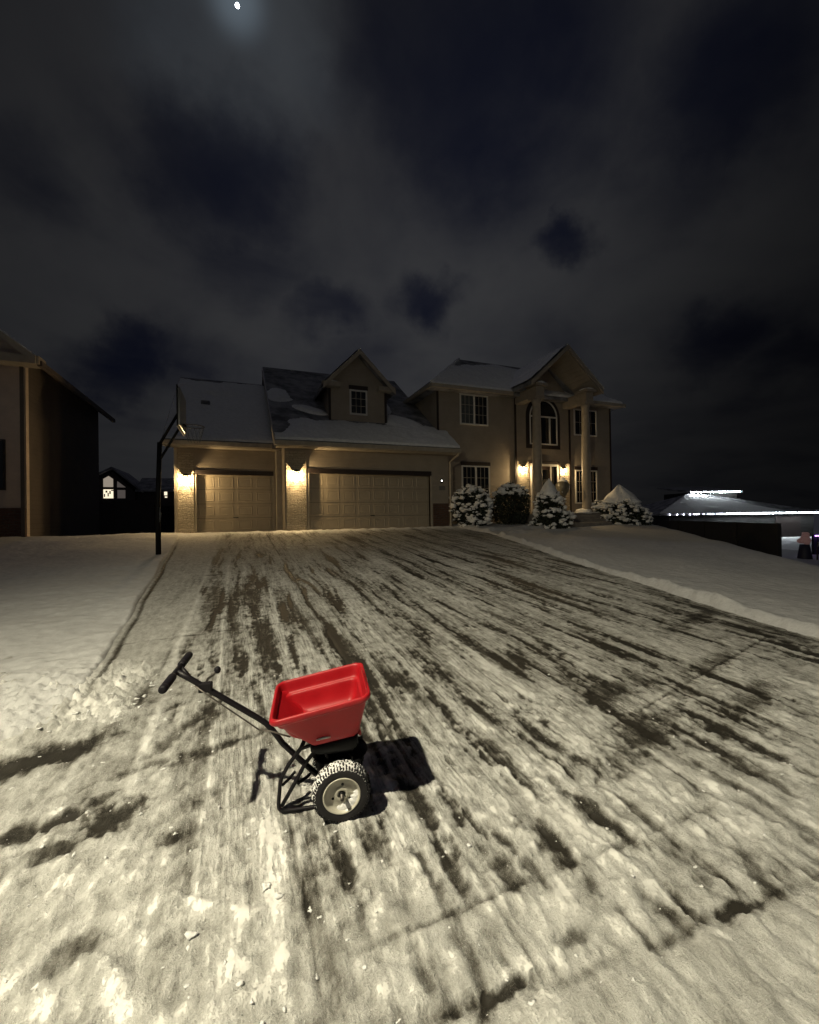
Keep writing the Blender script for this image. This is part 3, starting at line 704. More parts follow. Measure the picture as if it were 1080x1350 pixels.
for x in (dx0, dx1): m.box(x - .05, dy - .02, 4.2, x + .05, dy - .001, dez - .222)
m.build('corner_board', M['dark'], house, split=True)
window(house, 1.87, 2.61, 4.69, 5.72, dy, cols=1, grid=(3, 3))
roof_snow('snow', (dc, dy - .35, dzx(dc)), (0, 1, 0), (-1 / math.hypot(1, ds), 0, -ds / math.hypot(1, ds)), 3.0, 2.1, lambda u, v: .55 - .25 * u + 0 * v, dr, .05, 12)

# --- two-storey block
FY = .9; ex0, ex1 = 5.68, 15.75; EZ = 6.1
w = MB(); w.box(ex0, FY, -.3, ex1, FY + .2, EZ + .02); w.box(ex0, FY + .2, -.3, ex0 + .2, 5.95, EZ + .02); w.box(ex1 - .2, FY + .2, -.8, ex1, 5.95, EZ + .02); w.box(ex0 + .2, 5.75, -.3, ex1 - .2, 5.95, EZ + .02)
w.build('main_wall', M['siding'], house)
hx0, hx1, hy0, hy1 = 5.22, 16.2, .44, 6.4; hm = .8; hd = (hy1 - hy0) / 2; rz = EZ + hm * hd
a, b, c, d = (hx0, hy0, EZ), (hx1, hy0, EZ), (hx1, hy1, EZ), (hx0, hy1, EZ); e, f = (hx0 + hd, hy0 + hd, rz), (hx1 - hd, hy0 + hd, rz)
mr = MB().add([a, b, c, d, e, f] + [(p[0], p[1], p[2] - .15) for p in (a, b, c, d)],
              [(0, 1, 5, 4), (1, 2, 5), (2, 3, 4, 5), (3, 0, 4), (0, 6, 7, 1), (1, 7, 8, 2), (2, 8, 9, 3), (3, 9, 6, 0), (6, 9, 8, 7)]).build('main_roof', M['roof'], house)
m = MB(); m.box(hx0 - .06, hy0 - .1, EZ - .17, 9.3, hy0 - .002, EZ - .0); m.box(13.36, hy0 - .1, EZ - .17, hx1 + .06, hy0 - .002, EZ); m.box(hx0 - .1, hy0, EZ - .17, hx0 - .002, hy1, EZ); m.build('gutter', M['trim'], house, bevel=.02, split=True)
sm = math.hypot(1, hm)
roof_snow('snow', a, (1, 0, 0), (0, 1 / sm, hm / sm), hx1 - hx0, hd * sm,
          lambda u, v: np.where((v / sm > u + .02) | (v / sm > (hx1 - hx0) - u), -9, np.minimum(.8, np.maximum((3.3 + .5 * np.sin(u * 1.1 + 2.2) - v) * .9, .3 - ((v / sm - u) / .16) ** 2 * 1.))), mr, .08, 17)
# hip ridge capped with snow
hp = MB(); n = 14
hp.tube([(a[0] + hd * i / n, a[1] + hd * i / n, EZ + hm * hd * i / n + .03) for i in range(n + 1)], [.07 + .015 * math.sin(i * 1.7) for i in range(n + 1)], 8); hp.build('ridge_snow', M['roofsnow'], mr, True)
m = MB()
m.box(ex0 - .02, FY - .02, -.2, ex0 + .08, FY - .001, EZ - .16); m.box(ex1 - .08, FY - .02, -.2, ex1 + .02, FY - .001, EZ - .16)
m.build('corner_board', M['dark'], house, split=True)
window(house, 6.80, 8.26, 4.55, 5.93, FY, header=False, grid=(3, 3), left_curtain=True)
window(house, 6.84, 8.30, 1.15, 2.72, FY, grid=(3, 3))
window(house, 13.29, 14.78, 4.42, 5.76, FY, header=False, grid=(2, 2))
window(house, 13.32, 14.75, .98, 2.68, FY, grid=(3, 3))
# --- entrance bay
bx0, bx1 = 9.72, 12.95; BY = .84
MB().box(bx0, BY, .0, bx1, FY - .002, EZ + .3).build('entry_wall', M['siding'], house)
m = MB()
for x in (bx0, bx1): m.box(x - .05, BY - .025, .0, x + .05, BY - .002, 6.1)
m.build('corner_board', M['dark'], house, split=True)
m = MB(); m.box(bx0 + .06, BY - .03, .5, 10.42, BY - .003, 3.0); m.box(12.30, BY - .03, .5, bx1 - .06, BY - .003, 3.0); m.build('stone_veneer', M['stone'], house, split=True)
# front door with sidelights
fx0, fx1, fz0, fz1 = 10.56, 12.16, .55, 2.88
fr_ = MB()
for x in (fx0, fx0 + .40, fx1 - .46, fx1 - .06): fr_.box(x, BY - .06, fz0, x + .06, BY - .001, fz1)
fr_.box(fx0, BY - .064, fz1 - .08, fx1, BY - .0012, fz1 + .02)
fr_ = fr_.build('door_frame', M['white'], house)
fd = MB().box(fx0 + .462, BY - .03, fz0, fx1 - .462, BY - .002, fz1 - .082).build('front_door', M['front_door'], house)
MB().box(fx0 + .56, BY - .038, 1.7, fx1 - .56, BY - .031, 2.62).build('pane', M['pane'], fd)
MB().blob((fx0 + .53, BY - .07, 1.6), .035, 1, 0, 2).build('handle', M['lantern'], fd, True)
for x0_, x1_ in ((fx0 + .062, fx0 + .398), (fx1 - .398, fx1 - .062)):
    MB().box(x0_, BY - .02, fz0 + .1, x1_, BY - .002, fz1 - .082).build('sidelight', M['pane'], fr_)
MB().box(fx0 - .08, BY - .07, fz1 + .022, fx1 + .08, BY - .002, fz1 + .17).build('door_header', M['dark'], house)
# arched window
ax0, ax1, az0, asp = 10.46, 12.20, 3.78, 5.18; ac = (ax0 + ax1) / 2; ar = (ax1 - ax0) / 2
def arch(x0, x1, z0, zs, n=16):
    r = (x1 - x0) / 2; c = (x0 + x1) / 2
    return [(x0, z0), (x1, z0)] + [(c + r * math.cos(PI * i / n), zs + r * math.sin(PI * i / n)) for i in range(n + 1)]
def archslab(x0, x1, z0, zs, y0, y1): return MB().slab([(x, y0, z) for x, z in arch(x0, x1, z0, zs)], (0, y1 - y0, 0))
aw = archslab(ax0 - .14, ax1 + .14, az0 - .14, asp, BY - .03, BY - .003).build('arched_window', M['dark'], house)
archslab(ax0 + .07, ax1 - .07, az0 + .07, asp, BY - .04, BY - .031).build('pane', M['pane'], aw)
m = MB()
n = 20; ro, ri = ar - .05, ar - .11
V = []; F = []
for i in range(n + 1):
    t = PI * i / n
    for r_ in (ro, ri):
        for y in (BY - .075, BY - .041): V.append((ac + r_ * math.cos(t), y, asp + r_ * math.sin(t)))
for i in range(n):
    o_ = i * 4; F += [(o_, o_ + 4, o_ + 6, o_ + 2), (o_ + 1, o_ + 3, o_ + 7, o_ + 5), (o_, o_ + 1, o_ + 5, o_ + 4), (o_ + 2, o_ + 6, o_ + 7, o_ + 3)]
m.add(V, F)
m.box(ax0 + .05, BY - .073, az0 + .05, ax0 + .11, BY - .041, asp); m.box(ax1 - .11, BY - .073, az0 + .05, ax1 - .05, BY - .041, asp)
m.box(ax0 + .11, BY - .071, asp - .035, ax1 - .11, BY - .041, asp + .035); m.box(ax0 + .11, BY - .071, az0 + .05, ax1 - .11, BY - .041, az0 + .11)
for x in (ac - .36, ac + .36): m.box(x - .04, BY - .069, az0 + .11, x + .04, BY - .041, asp - .036)
m.build('sash', M['white'], aw)
# portico: porch, steps, columns, beams, gable
MB().box(9.35, -1.0, -.3, 13.35, BY - .001, .52).build('porch', M['concrete'], house, bevel=.02)
m = MB()
for i in range(3): m.box(10.3, -1.03 - .32 * (i + 1), -.4, 12.6, -1.02 - .32 * i, .40 - .14 * i)
m.build('steps', M['concrete'], house, bevel=.015)
MB().blob((12.5, -.75, .52), (.75, .28, .05), 5, .3, 2).blob((10.3, -.7, .52), (.6, .25, .04), 6, .3, 2).blob((12.55, -.42, .58), (.34, .32, .16), 8, .2, 2).build('porch_snow', M['snow'], house, True, split=True)
for cx in (9.92, 12.73):
    co = MB().lathe([(.27, .50), (.27, .62), (.235, .64), (.225, .72), (.205, .74), (.205, 2.2), (.175, 5.42), (.2, 5.44), (.2, 5.48), (.24, 5.55)], (cx, -.45, 0), 'z', 28).build('column', M['column'], house, True)
    b_ = MB().box(cx - .25, -.71, 5.552, cx + .25, -.19, 5.66); b_.box(cx - .21, -.74, 5.662, cx + .21, BY - .003, 6.12); b_.box(cx - .31, -.86, 6.10, cx + .31, -.12, 6.22)
    b_.build('entablature', M['column'], house)
    MB().blob((cx + (.12 if cx < 11 else 0), -.55, 6.24), (.34, .3, .09), 3 + int(cx), .2, 2).build('snow', M['roofsnow'], house, True)
gx, gz, gs = 11.325, 8.02, .885
def pz(x): return gz - gs * abs(x - gx)
gl, gr = 9.30, 13.35
pr = MB(); pr.slab([(gx, -.92, gz), (gl, -.92, pz(gl)), (gl, .42, pz(gl)), (gx, 3.0, gz)], (0, 0, -.16)); pr.slab([(gx, -.92, gz), (gr, -.92, pz(gr)), (gr, .42, pz(gr)), (gx, 3.0, gz)], (0, 0, -.16))
pr = pr.build('portico_roof', M['roof'], house)
sf = MB()
for xe in (gl, gr): sf.slab([(gx, -.86, gz - .163), (xe, -.86, pz(xe) - .163), (xe, .40, pz(xe) - .163), (gx, .77, gz - .163)], (0, 0, -.02))
sf.build('portico_soffit', M['siding'], house, split=True)
rb = MB()
for xe in (gl, gr): rb.slab([(gx, -.922, gz + .01), (xe, -.922, pz(xe) + .01), (xe, -.922, pz(xe) - .2), (gx, -.922, gz - .2)], (0, -.05, 0))
rb.build('rake_board', M['siding'], house, split=True)
MB().slab([(bx0 - .1, BY - .06, 6.12), (bx1 + .1, BY - .06, 6.12), (gx, BY - .06, 7.75)], (0, .05, 0)).build('gable_wall', M['siding'], house)
L_ = math.hypot(1, gs)
roof_snow('snow', (gx, -.97, gz), (0, 1, 0), (-1 / L_, 0, -gs / L_), 3.9, (gx - gl) * L_, lambda u, v: np.where(v / L_ * 1.27 > 3.9 - u + .3, -9, .75 + 0 * u), pr, .09, 22)
roof_snow('snow', (gr, -.97, pz(gr)), (0, 1, 0), (-1 / L_, 0, gs / L_), 2.2, (gr - gx) * L_, lambda u, v: .5 - .15 * v + 0 * u, pr, .07, 23)

wall_lantern((-4.12, LY - .052, 1.96), 'lit lantern on the stone pier left of the narrow single garage door', 150.)
wall_lantern((-.46, -.052, 2.05), 'lit lantern on the stone pier between the two garage doors', 150.)
wall_lantern((10.09, BY - .032, 2.62), 'lit lantern on the wall left of the front door', 95., .95)
wall_lantern((12.50, BY - .032, 2.62), 'lit lantern on the wall right of the front door, above the urn', 90., .95)

# ------------------------------------------------------------------ spreader
SO = (-1.965, -13.635, -.886 + .008); SA = -.168
sp = empty('broadcast_spreader', SO, 'red broadcast spreader with black T handle parked on the scraped snow', 'spreader')
sp.rotation_euler = (R(3.72) * math.cos(SA), R(-0.0) + math.asin(.065 * -math.sin(SA)) * 1, SA)
sp.rotation_euler = Matrix(((math.cos(SA), -math.sin(SA), 0), (math.sin(SA), math.cos(SA), 0), (.065 * math.sin(SA), .065 * math.cos(SA), 1))).transposed().to_euler() if False else (math.atan(.065 * math.cos(SA)), -math.atan(.065 * math.sin(SA)), SA)
TILT = .182
def rrect(hl, hw, r, z, cx, tl=TILT, n=7, bow=0.):
    out = []
    for (sx, sy, a0) in ((1, 1, 0), (-1, 1, 90), (-1, -1, 180), (1, -1, 270)):
        for i in range(n):
            t = R(a0 + 90 * i / (n - 1)); x = sx * (hl - r) + r * math.cos(t); y = sy * (hw - r) + r * math.sin(t)
            out.append((cx + x, y, z + x * tl))
    return out
def loft(loops, cap_last=True, cap_first=False):
    n = len(loops[0]); V = [p for l in loops for p in l]; F = []
    for i in range(len(loops) - 1):
        for k in range(n): F.append((i * n + k, i * n + (k + 1) % n, (i + 1) * n + (k + 1) % n, (i + 1) * n + k))
    if cap_last: F.append(tuple((len(loops) - 1) * n + k for k in range(n)))
    if cap_first: F.append(tuple(range(n - 1, -1, -1)))
    return V, F
cxr, cxb = -.096, -.030
Lp = [ # outside, from the floor up to the rim, over it and down the inside
    rrect(.112, .132, .03, .378, cxb, .14), rrect(.115, .135, .032, .392, cxb, .14), rrect(.190, .178, .04, .515, -.078, .17),
    rrect(.206, .188, .045, .548, -.088, .18), rrect(.210, .190, .045, .552, -.09, .18), rrect(.224, .2, .05, .556, cxr), rrect(.232, .206, .052, .564, cxr), rrect(.233, .207, .052, .582, cxr),
    rrect(.229, .203, .05, .589, cxr), rrect(.220, .194, .046, .590, cxr), rrect(.214, .188, .043, .584, cxr), rrect(.208, .183, .042, .552, -.094), rrect(.203, .178, .042, .530, -.092, .18),
    rrect(.198, .174, .04, .526, -.09, .18), rrect(.188, .164, .038, .524, -.088, .18), rrect(.184, .160, .036, .520, -.087, .18),
    rrect(.170, .152, .036, .462, -.076, .17), rrect(.150, .144, .034, .446, -.068, .15), rrect(.120, .128, .03, .405, -.04, .14)]
V, F = loft(Lp, True, True)
hop = MB().add(V, F).build('hopper', M['red'], sp, True)
mod = hop.modifiers.new('sub', 'SUBSURF'); mod.levels = 1; mod.render_levels = 1
# step in the hopper's front wall and the small moulded slot on its side
MB().slab([(.10, -.10, .40), (.10, .10, .40), (.03, .10, .455), (.03, -.10, .455)], (.0, 0, -.03)).build('hopper_step', M['red'], hop, False, .01)
MB().tube([(-.118, -.151, .412), (-.085, -.1545, .421), (-.052, -.153, .422)], [.003, .005, .003], 6).build('slot', M['snow'], hop, True)
# settled snow dust on the front rim
MB().blob((.118, -.02, .632), (.010, .12, .005), 4, .3, 2).build('rim_dust', M['red'], hop, True)
# gearbox and funnel below
V, F = loft([rrect(.112, .125, .03, .376, cxb, .14), rrect(.115, .12, .03, .335, cxb, .05), rrect(.09, .09, .03, .30, -.02, 0), rrect(.05, .05, .02, .285, -.015, 0)], True, True)
MB().add(V, F).build('funnel', M['plastic'], sp, True)
MB().lathe([(.03, .21), (.03, .27), (.012, .285)], (0, 0, 0), 'z', 14).box(-.035, -.04, .105, .035, .04, .21).build('gearbox', M['plastic'], sp)
im = MB().lathe([(.02, .262), (.135, .258), (.14, .262), (.135, .266), (.02, .27)], (0, 0, 0), 'z', 28)
for i in range(4):
    t = i * PI / 2 + .3; im.slab([(.03 * math.cos(t), .03 * math.sin(t), .266), (.13 * math.cos(t + .12), .13 * math.sin(t + .12), .266), (.13 * math.cos(t + .12), .13 * math.sin(t + .12), .288), (.03 * math.cos(t), .03 * math.sin(t), .288)], (.004, .004, 0))
im.build('impeller', M['plastic'], sp)
MB().tube([(0, -.2, .142), (0, .2, .142)], .010, 10).build('axle', M['cable'], sp, True)
# handle
MB().tube([(-.752, 0, .730), (-.70, 0, .694), (-.40, 0, .472), (-.36, 0, .440), (-.325, 0, .395), (-.28, 0, .326), (-.18, 0, .213), (-.075, 0, .10)], .0138, 12).build('handle_shaft', M['black'], sp, True)
MB().tube([(-.752, -.06, .735), (-.758, 0, .730), (-.752, .06, .735)], .0125, 10).tube([(-.752, .05, .735), (-.705, .012, .70)], .009, 8).build('handle_bar', M['black'], sp, True)
for sy in (-1, 1):
    MB().lathe([(.008, 0), (.016, .002), (.0185, .01), (.0185, .03), (.0175, .032), (.0185, .036), (.0185, .125), (.017, .138), (.010, .142)], (-.752, sy * .058 if sy > 0 else -.20, .735), 'y', 16).build('grip', M['grip'], sp, True)
cl = MB().tube([(-.63, .012, .645), (-.634, .03, .655), (-.628, .03, .672), (-.602, .03, .690), (-.590, .03, .704)], .006, 8).build('control_lever', M['cable'], sp, True)
MB().blob((-.583, .03, .712), (.016, .015, .019), 1, 0, 2).build('knob', M['grip'], cl, True)
MB().box(-.66, -.016, .622, -.60, .016, .668).build('lever_bracket', M['black'], sp, bevel=.006)
MB().tube([(-.673, -.02, .664), (-.58, -.021, .584), (-.48, -.022, .500), (-.39, -.02, .421), (-.375, -.012, .41)], .0035, 6).tube([(-.39, -.02, .421), (-.33, -.03, .41), (-.24, -.06, .39)], .004, 6).build('control_rod', M['cable'], sp, True)
# stand and frame struts
tb = .0098
MB().tube([(-.170, -.055, .372), (-.194, -.045, .315), (-.251, -.04, .24), (-.283, -.04, .180), (-.291, -.04, .150), (-.299, -.04, .05), (-.296, -.045, .026), (-.275, -.05, .013), (-.24, -.05, .0125), (-.12, -.05, .0125), (-.06, -.05, .03), (-.02, -.05, .13)], tb, 10).build('stand', M['black'], sp, True)
MB().tube([(-.115, -.05, .372), (-.134, -.04, .281), (-.173, -.04, .233), (-.216, -.04, .153), (-.283, -.042, .036)], tb, 10).build('brace', M['black'], sp, True)
MB().tube([(-.283, -.03, .130), (-.25, -.015, .150), (-.224, .02, .160)], .007, 8).tube([(-.210, -.04, .150), (-.207, -.035, .135), (-.16, .0, .140), (-.129, .03, .15)], .008, 8).tube([(-.194, -.045, .315), (-.15, -.06, .335), (-.10, -.08, .345)], .009, 8).build('cross_strut', M['black'], sp, True, split=True)
for sy in (-1, 1): MB().tube([(-.10, sy * .07, .36), (-.03, sy * .075, .20), (0, sy * .075, .142)], .010, 10).build('frame_leg', M['black'], sp, True)
# wheels
def wheel(sy):
    R0 = .142; w0, w1 = .093, .181
    y0, y1 = (-w1, -w0) if sy < 0 else (w0, w1); yo = y0 if sy < 0 else y1; s = -1 if sy < 0 else 1; yc = (y0 + y1) / 2; hw = (y1 - y0) / 2
    prof = [(.078, yc - hw * .72), (.088, yc - hw * .93), (.104, yc - hw), (.120, yc - hw * .96), (.130, yc - hw * .78), (.1345, yc - hw * .45), (.136, yc), (.1345, yc + hw * .45), (.130, yc + hw * .78), (.120, yc + hw * .96), (.104, yc + hw), (.088, yc + hw * .93), (.078, yc + hw * .72)]
    t = MB().lathe(prof, (0, 0, R0), 'y', 48, False)
    nl = 58; rr_l = random.Random(5)
    for i in range(nl):                                    # tread lugs
        jr = rr_l.uniform(-.0028, .0016)
        for side in (-1, 1):
            a = 2 * PI * (i + (.5 if side > 0 else 0)) / nl; da = PI / nl * .52
            q = []
            for (dd, yy, rr) in ((-da, yc + side * hw * .08, .1412 + jr), (da, yc + side * hw * .08, .1412 + jr), (da, yc + side * hw * .93, .1325), (-da, yc + side * hw * .93, .1325)):
                q.append((rr * math.cos(a + dd), yy, R0 + rr * math.sin(a + dd)))
            V = q + [(p[0] * .93, p[1], R0 + (p[2] - R0) * .93) for p in q]
            t.add(V, [(0, 1, 2, 3), (4, 7, 6, 5), (0, 4, 5, 1), (1, 5, 6, 2), (2, 6, 7, 3), (3, 7, 4, 0)])
    wh = t.build('wheel', M['rubber'], sp)
    # dished rim
    d = lambda q: yo - s * q
    pr_ = [(.088, d(.012)), (.089, d(.002)), (.086, d(-.001)), (.081, d(.003)), (.077, d(.016)), (.066, d(.024)), (.036, d(.020)), (.030, d(.013)), (.020, d(.012)), (.0185, d(.014)), (.0175, d(.05))]
    rm = MB().lathe(pr_, (0, 0, R0), 'y', 40, False).build('rim', M['rim'], wh, True)
    hb = MB().lathe([(.0135, d(.03)), (.0135, d(.006)), (.011, d(.004)), (.0, d(.004))], (0, 0, R0), 'y', 16, False)
    hb.build('hub', M['plastic'], rm, True)
    bo = MB()
    for (an, q) in ((205, .045), (325, .046), (85, .046)): bo.lathe([(.0068, d(.0225)), (.0068, d(.0205)), (.0, d(.0205))], (q * math.cos(R(an)), 0, R0 + q * math.sin(R(an))), 'y', 10, False)
    bo.build('bolt_hole', M['plastic'], rm, True, split=True)
    # snow lying in the lower half of the dish
    rr = random.Random(4 + sy); sn = MB()
    a0_, a1_ = (-112, 12) if sy < 0 else (170, 292); V = []; F = []; na, nq = 40, 8
    for i in range(na + 1):
        an = R(a0_ + (a1_ - a0_) * i / na); e_ = math.sin(PI * i / na) ** .5
        qi = .076 - (.034 + .008 * math.sin(i * .9) + .005 * math.sin(i * 2.3)) * e_
        for k in range(nq):
            q = qi + (.078 - qi) * k / (nq - 1); V.append((q * math.cos(an), d(.0225 - .012 * e_ * math.sin(PI * .5 * k / (nq - 1)) ** .6), R0 + q * math.sin(an)))
    for i in range(na):
        for k in range(nq - 1): F.append((i * nq + k, (i + 1) * nq + k, (i + 1) * nq + k + 1, i * nq + k + 1))
    sn.add(V, F)
    sn.build('rim_snow', M['snow'], wh, True)
    # snow packed between the lugs
    n = 150; nn = 9; V = []; F = []
    for i in range(n):
        a = 2 * PI * i / n
        up = sst(-.35, .35, math.cos(a - R(118)))        # thicker on the side that faces up and back
        for k in range(nn):
            f_ = -1 + 2 * k / (nn - 1)
            rr_ = .1345 - .0125 * abs(f_) ** 3 + .0064 * float(up) + .0026 * math.sin(i * 1.9 + k * 2.3) + .0022 * math.sin(i * .83 + k * 4.1) - .003
            V.append((rr_ * math.cos(a), yc + f_ * hw * .95, R0 + rr_ * math.sin(a)))
    for i in range(n):
        for k in range(nn - 1): F.append((i * nn + k, ((i + 1) % n) * nn + k, ((i + 1) % n) * nn + k + 1, i * nn + k + 1))
    MB().add(V, F).build('tread_snow', M['snow'], wh, True)
    return wh
wheel(-1); wheel(1)

# ------------------------------------------------------------------ basketball hoop
bh = empty('basketball_hoop', (-4.13, -4.57, -.30), 'black basketball hoop pole standing beside the driveway with a snowy rim', 'basketball hoop')
MB().tube([(0, 0, -.1), (.0, 0, 1.2), (.05, 0, 2.62)], [.058, .055, .05], 14).build('pole', M['steel'], bh, True)
MB().tube([(.05, -.06, 2.58), (.45, -.06, 3.35)], .02, 8).tube([(.05, .06, 2.58), (.45, .06, 3.35)], .02, 8).tube([(.04, -.06, 2.2), (.46, -.06, 2.98)], .017, 8).tube([(.04, .06, 2.2), (.46, .06, 2.98)], .017, 8).build('support_arm', M['steel'], bh, True, split=True)
bd = MB().box(.50, -.62, 2.93, .54, .62, 3.78).build('backboard', M['board'], bh)
MB().box(.475, -.65, 2.90, .499, .65, 3.82).build('frame', M['steel'], bd)
m = MB()
m.tube([(.76 + .225 * math.cos(2 * PI * i / 24), .225 * math.sin(2 * PI * i / 24), 3.03) for i in range(24)], .010, 6, True); m.box(.541, -.07, 2.97, .60, .07, 3.06)
rm = m.build('rim', M['hoop'], bh, True)
m = MB()
for i in range(12):
    t = 2 * PI * i / 12; t2 = t + PI / 12; t3 = t + PI / 6
    m.tube([(.76 + .222 * math.cos(t), .222 * math.sin(t), 3.02), (.76 + .18 * math.cos(t2), .18 * math.sin(t2), 2.85), (.76 + .13 * math.cos(t3), .13 * math.sin(t3), 2.66)], .004, 4)
    m.tube([(.76 + .222 * math.cos(t3), .222 * math.sin(t3), 3.02), (.76 + .18 * math.cos(t2), .18 * math.sin(t2), 2.85), (.76 + .13 * math.cos(t), .13 * math.sin(t), 2.66)], .004, 4)
m.build('net', M['board'], rm)
MB().tube([(.545, -.25, 2.965), (.55, -.05, 3.0), (.552, .12, 2.97)], [.007, .013, .007], 8).blob((.575, 0, 3.075), (.04, .05, .016), 2, .2, 2).blob((.52, .55, 2.94), (.03, .05, .03), 3, .2, 2).build('snow', M['snow'], bh, True, split=True)
MB().tube([(.035, -.05, .78), (.055, -.052, .95), (.045, -.05, 1.12)], [.01, .022, .01], 6).build('height_crank', M['board'], bh, True)

# ------------------------------------------------------------------ shrubs
def bush(name, c, rx, h, label, cone=False, n=3800, seed=1, snow=.5, top_only=False, cap=0., captop=.66):
    r = empty(name, c, label, 'shrub', 'snowy shrubs in front of the porch')
    rs = np.random.RandomState(seed)
    def surf(a, t):
        """outline radius at height fraction t"""
        if cone: k = (1 - t) ** (.62 if captop > .7 else .46) * (.9 + .16 * np.sin(t * 9 + a)) + .03
        else: k = np.sqrt(np.clip(1 - (2 * t - .92) ** 2 * .93, 0.02, 1))
        return rx * k * (1 + .12 * np.sin(3 * a + seed + 5 * t) + .09 * np.sin(7 * a + 11 * t + seed * 2))
    a = rs.rand(n) * 2 * PI; t = rs.rand(n) ** (1.25 if cone else .9); q = rs.rand(n) ** .35
    rad = surf(a, t) * q
    if cap: rad = np.where(t > captop, rad * .45, rad); t = np.minimum(t, .92)
    C = np.stack([rad * np.cos(a), rad * np.sin(a), t * h * (.97 + .06 * rs.rand(n))], 1)
    V = np.zeros((n, 4, 3)); d1 = rs.randn(n, 3); d1 /= np.linalg.norm(d1, axis=1)[:, None]
    out = np.stack([np.cos(a), np.sin(a), .6 * np.ones(n)], 1); d1 = d1 * .8 + out * .7; d1 /= np.linalg.norm(d1, axis=1)[:, None]
    d2 = np.cross(d1, rs.randn(n, 3)); d2 /= np.linalg.norm(d2, axis=1)[:, None]
    ln = (.05 + .06 * rs.rand(n))[:, None]; wd = (.018 + .02 * rs.rand(n))[:, None]
    V[:, 0] = C - d1 * ln; V[:, 1] = C + d2 * wd; V[:, 2] = C + d1 * ln; V[:, 3] = C - d2 * wd
    m = MB(); m.v = [tuple(p) for p in V.reshape(-1, 3)]; m.f = [(4 * i, 4 * i + 1, 4 * i + 2, 4 * i + 3) for i in range(n)]
    m.build('foliage', M['leaf'], r)
    m = MB()                                               # twigs from the root
    for i in range(14):
        aa = rs.rand() * 6.28; tt = .45 + .5 * rs.rand(); R_ = float(surf(aa, tt)) * .8
        m.tube([(0.05 * math.cos(aa), .05 * math.sin(aa), -.1), (R_ * .4 * math.cos(aa), R_ * .4 * math.sin(aa), h * tt * .5), (R_ * math.cos(aa), R_ * math.sin(aa), h * tt)], [.025, .016, .006], 5)
    m.build('stem', M['twig'], r)
    sm_ = MB(); k = int(snow * 420)
    for i in range(k):
        aa = rs.rand() * 6.28; tt = rs.rand() ** .8
        if cap and tt > captop + .04: continue
        if top_only and tt < .72 + .12 * rs.rand(): continue
        # facing the open street side holds more
        R_ = float(surf(aa, tt)) * (.90 + .14 * rs.rand()); z = tt * h
        s_ = .035 + .075 * rs.rand() ** 1.6
        sm_.blob((R_ * math.cos(aa), R_ * math.sin(aa), z), (s_ * 1.25, s_ * 1.25, s_ * .75), i, .45, 2)
        for e in range(2): sm_.blob((R_ * math.cos(aa) + rs.randn() * s_, R_ * math.sin(aa) + rs.randn() * s_, z - .3 * s_ + rs.randn() * s_ * .4), (s_ * .55, s_ * .55, s_ * .4), i + 7 + e, .4, 1)
    if cap:
        for i in range(26):                                # a smooth cap of snow on the crown
            pass
        pf = [(.012, h * 1.05)] + [(rx * cap * (j / 8) ** .88, h * (1.05 - (1.05 - captop) * (j / 8))) for j in range(1, 9)] + [(rx * cap * .92, h * (captop - .05)), (rx * cap * .5, h * (captop - .06))]
        o_ = len(sm_.v); sm_.lathe(pf[::-1], (0, 0, 0), 'z', 22)
        for vi in range(o_, len(sm_.v)):
            x, y, z = sm_.v[vi]; an = math.atan2(y, x); kk = 1 + .14 * math.sin(3 * an + seed) + .08 * math.sin(7 * an + z * 9)
            sm_.v[vi] = (x * kk, y * kk, z + .04 * math.sin(5 * an + seed) * (1 if math.hypot(x, y) > .1 else 0))
    sm_.build('snow', M['snow'], r, True)
    return r
bush('round_shrub', (6.66, -.25, -.10), .80, 1.84, 'round shrub under the ground floor window with snow clumps all over its left side', seed=3, snow=.6)
bush('round_shrub', (8.68, -.15, -.08), .86, 1.92, 'dark round shrub beside the front door with snow only on its top', seed=5, snow=1.1, top_only=True)
bush('conical_shrub', (9.45, -1.75, -.2), .86, 2.06, 'narrow cone shaped evergreen hiding the left side of the porch steps', True, seed=8, snow=.62, cap=.44, captop=.74)
bush('spreading_shrub', (13.95, -1.2, -.15), 1.32, 1.86, 'broad low evergreen with a pointed snow cap right of the porch column', True, n=5200, seed=11, snow=1.15, cap=.60, captop=.62)

ur = empty('urn_planter', (11.85, .15, .52), 'tall glazed urn with a snowy knob top standing by the front door', 'planter')
MB().box(-.2, -.2, 0, .2, .2, .06).lathe([(.16, .06), (.13, .12), (.11, .5), (.13, .72), (.17, .76)], (0, 0, 0), 'z', 20).build('pedestal', M['concrete'], ur)
MB().lathe([(.10, .76), (.12, .80), (.27, 1.0), (.33, 1.2), (.31, 1.36), (.22, 1.48), (.13, 1.54), (.12, 1.56)], (0, 0, 0), 'z', 24).build('bowl', M['urn'], ur, True)
MB().blob((0, 0, 1.50), (.24, .24, .08), 1, .2, 2).blob((.03, 0, 1.62), (.10, .10, .10), 2, .25, 2).build('snow', M['snow'], ur, True, split=True)

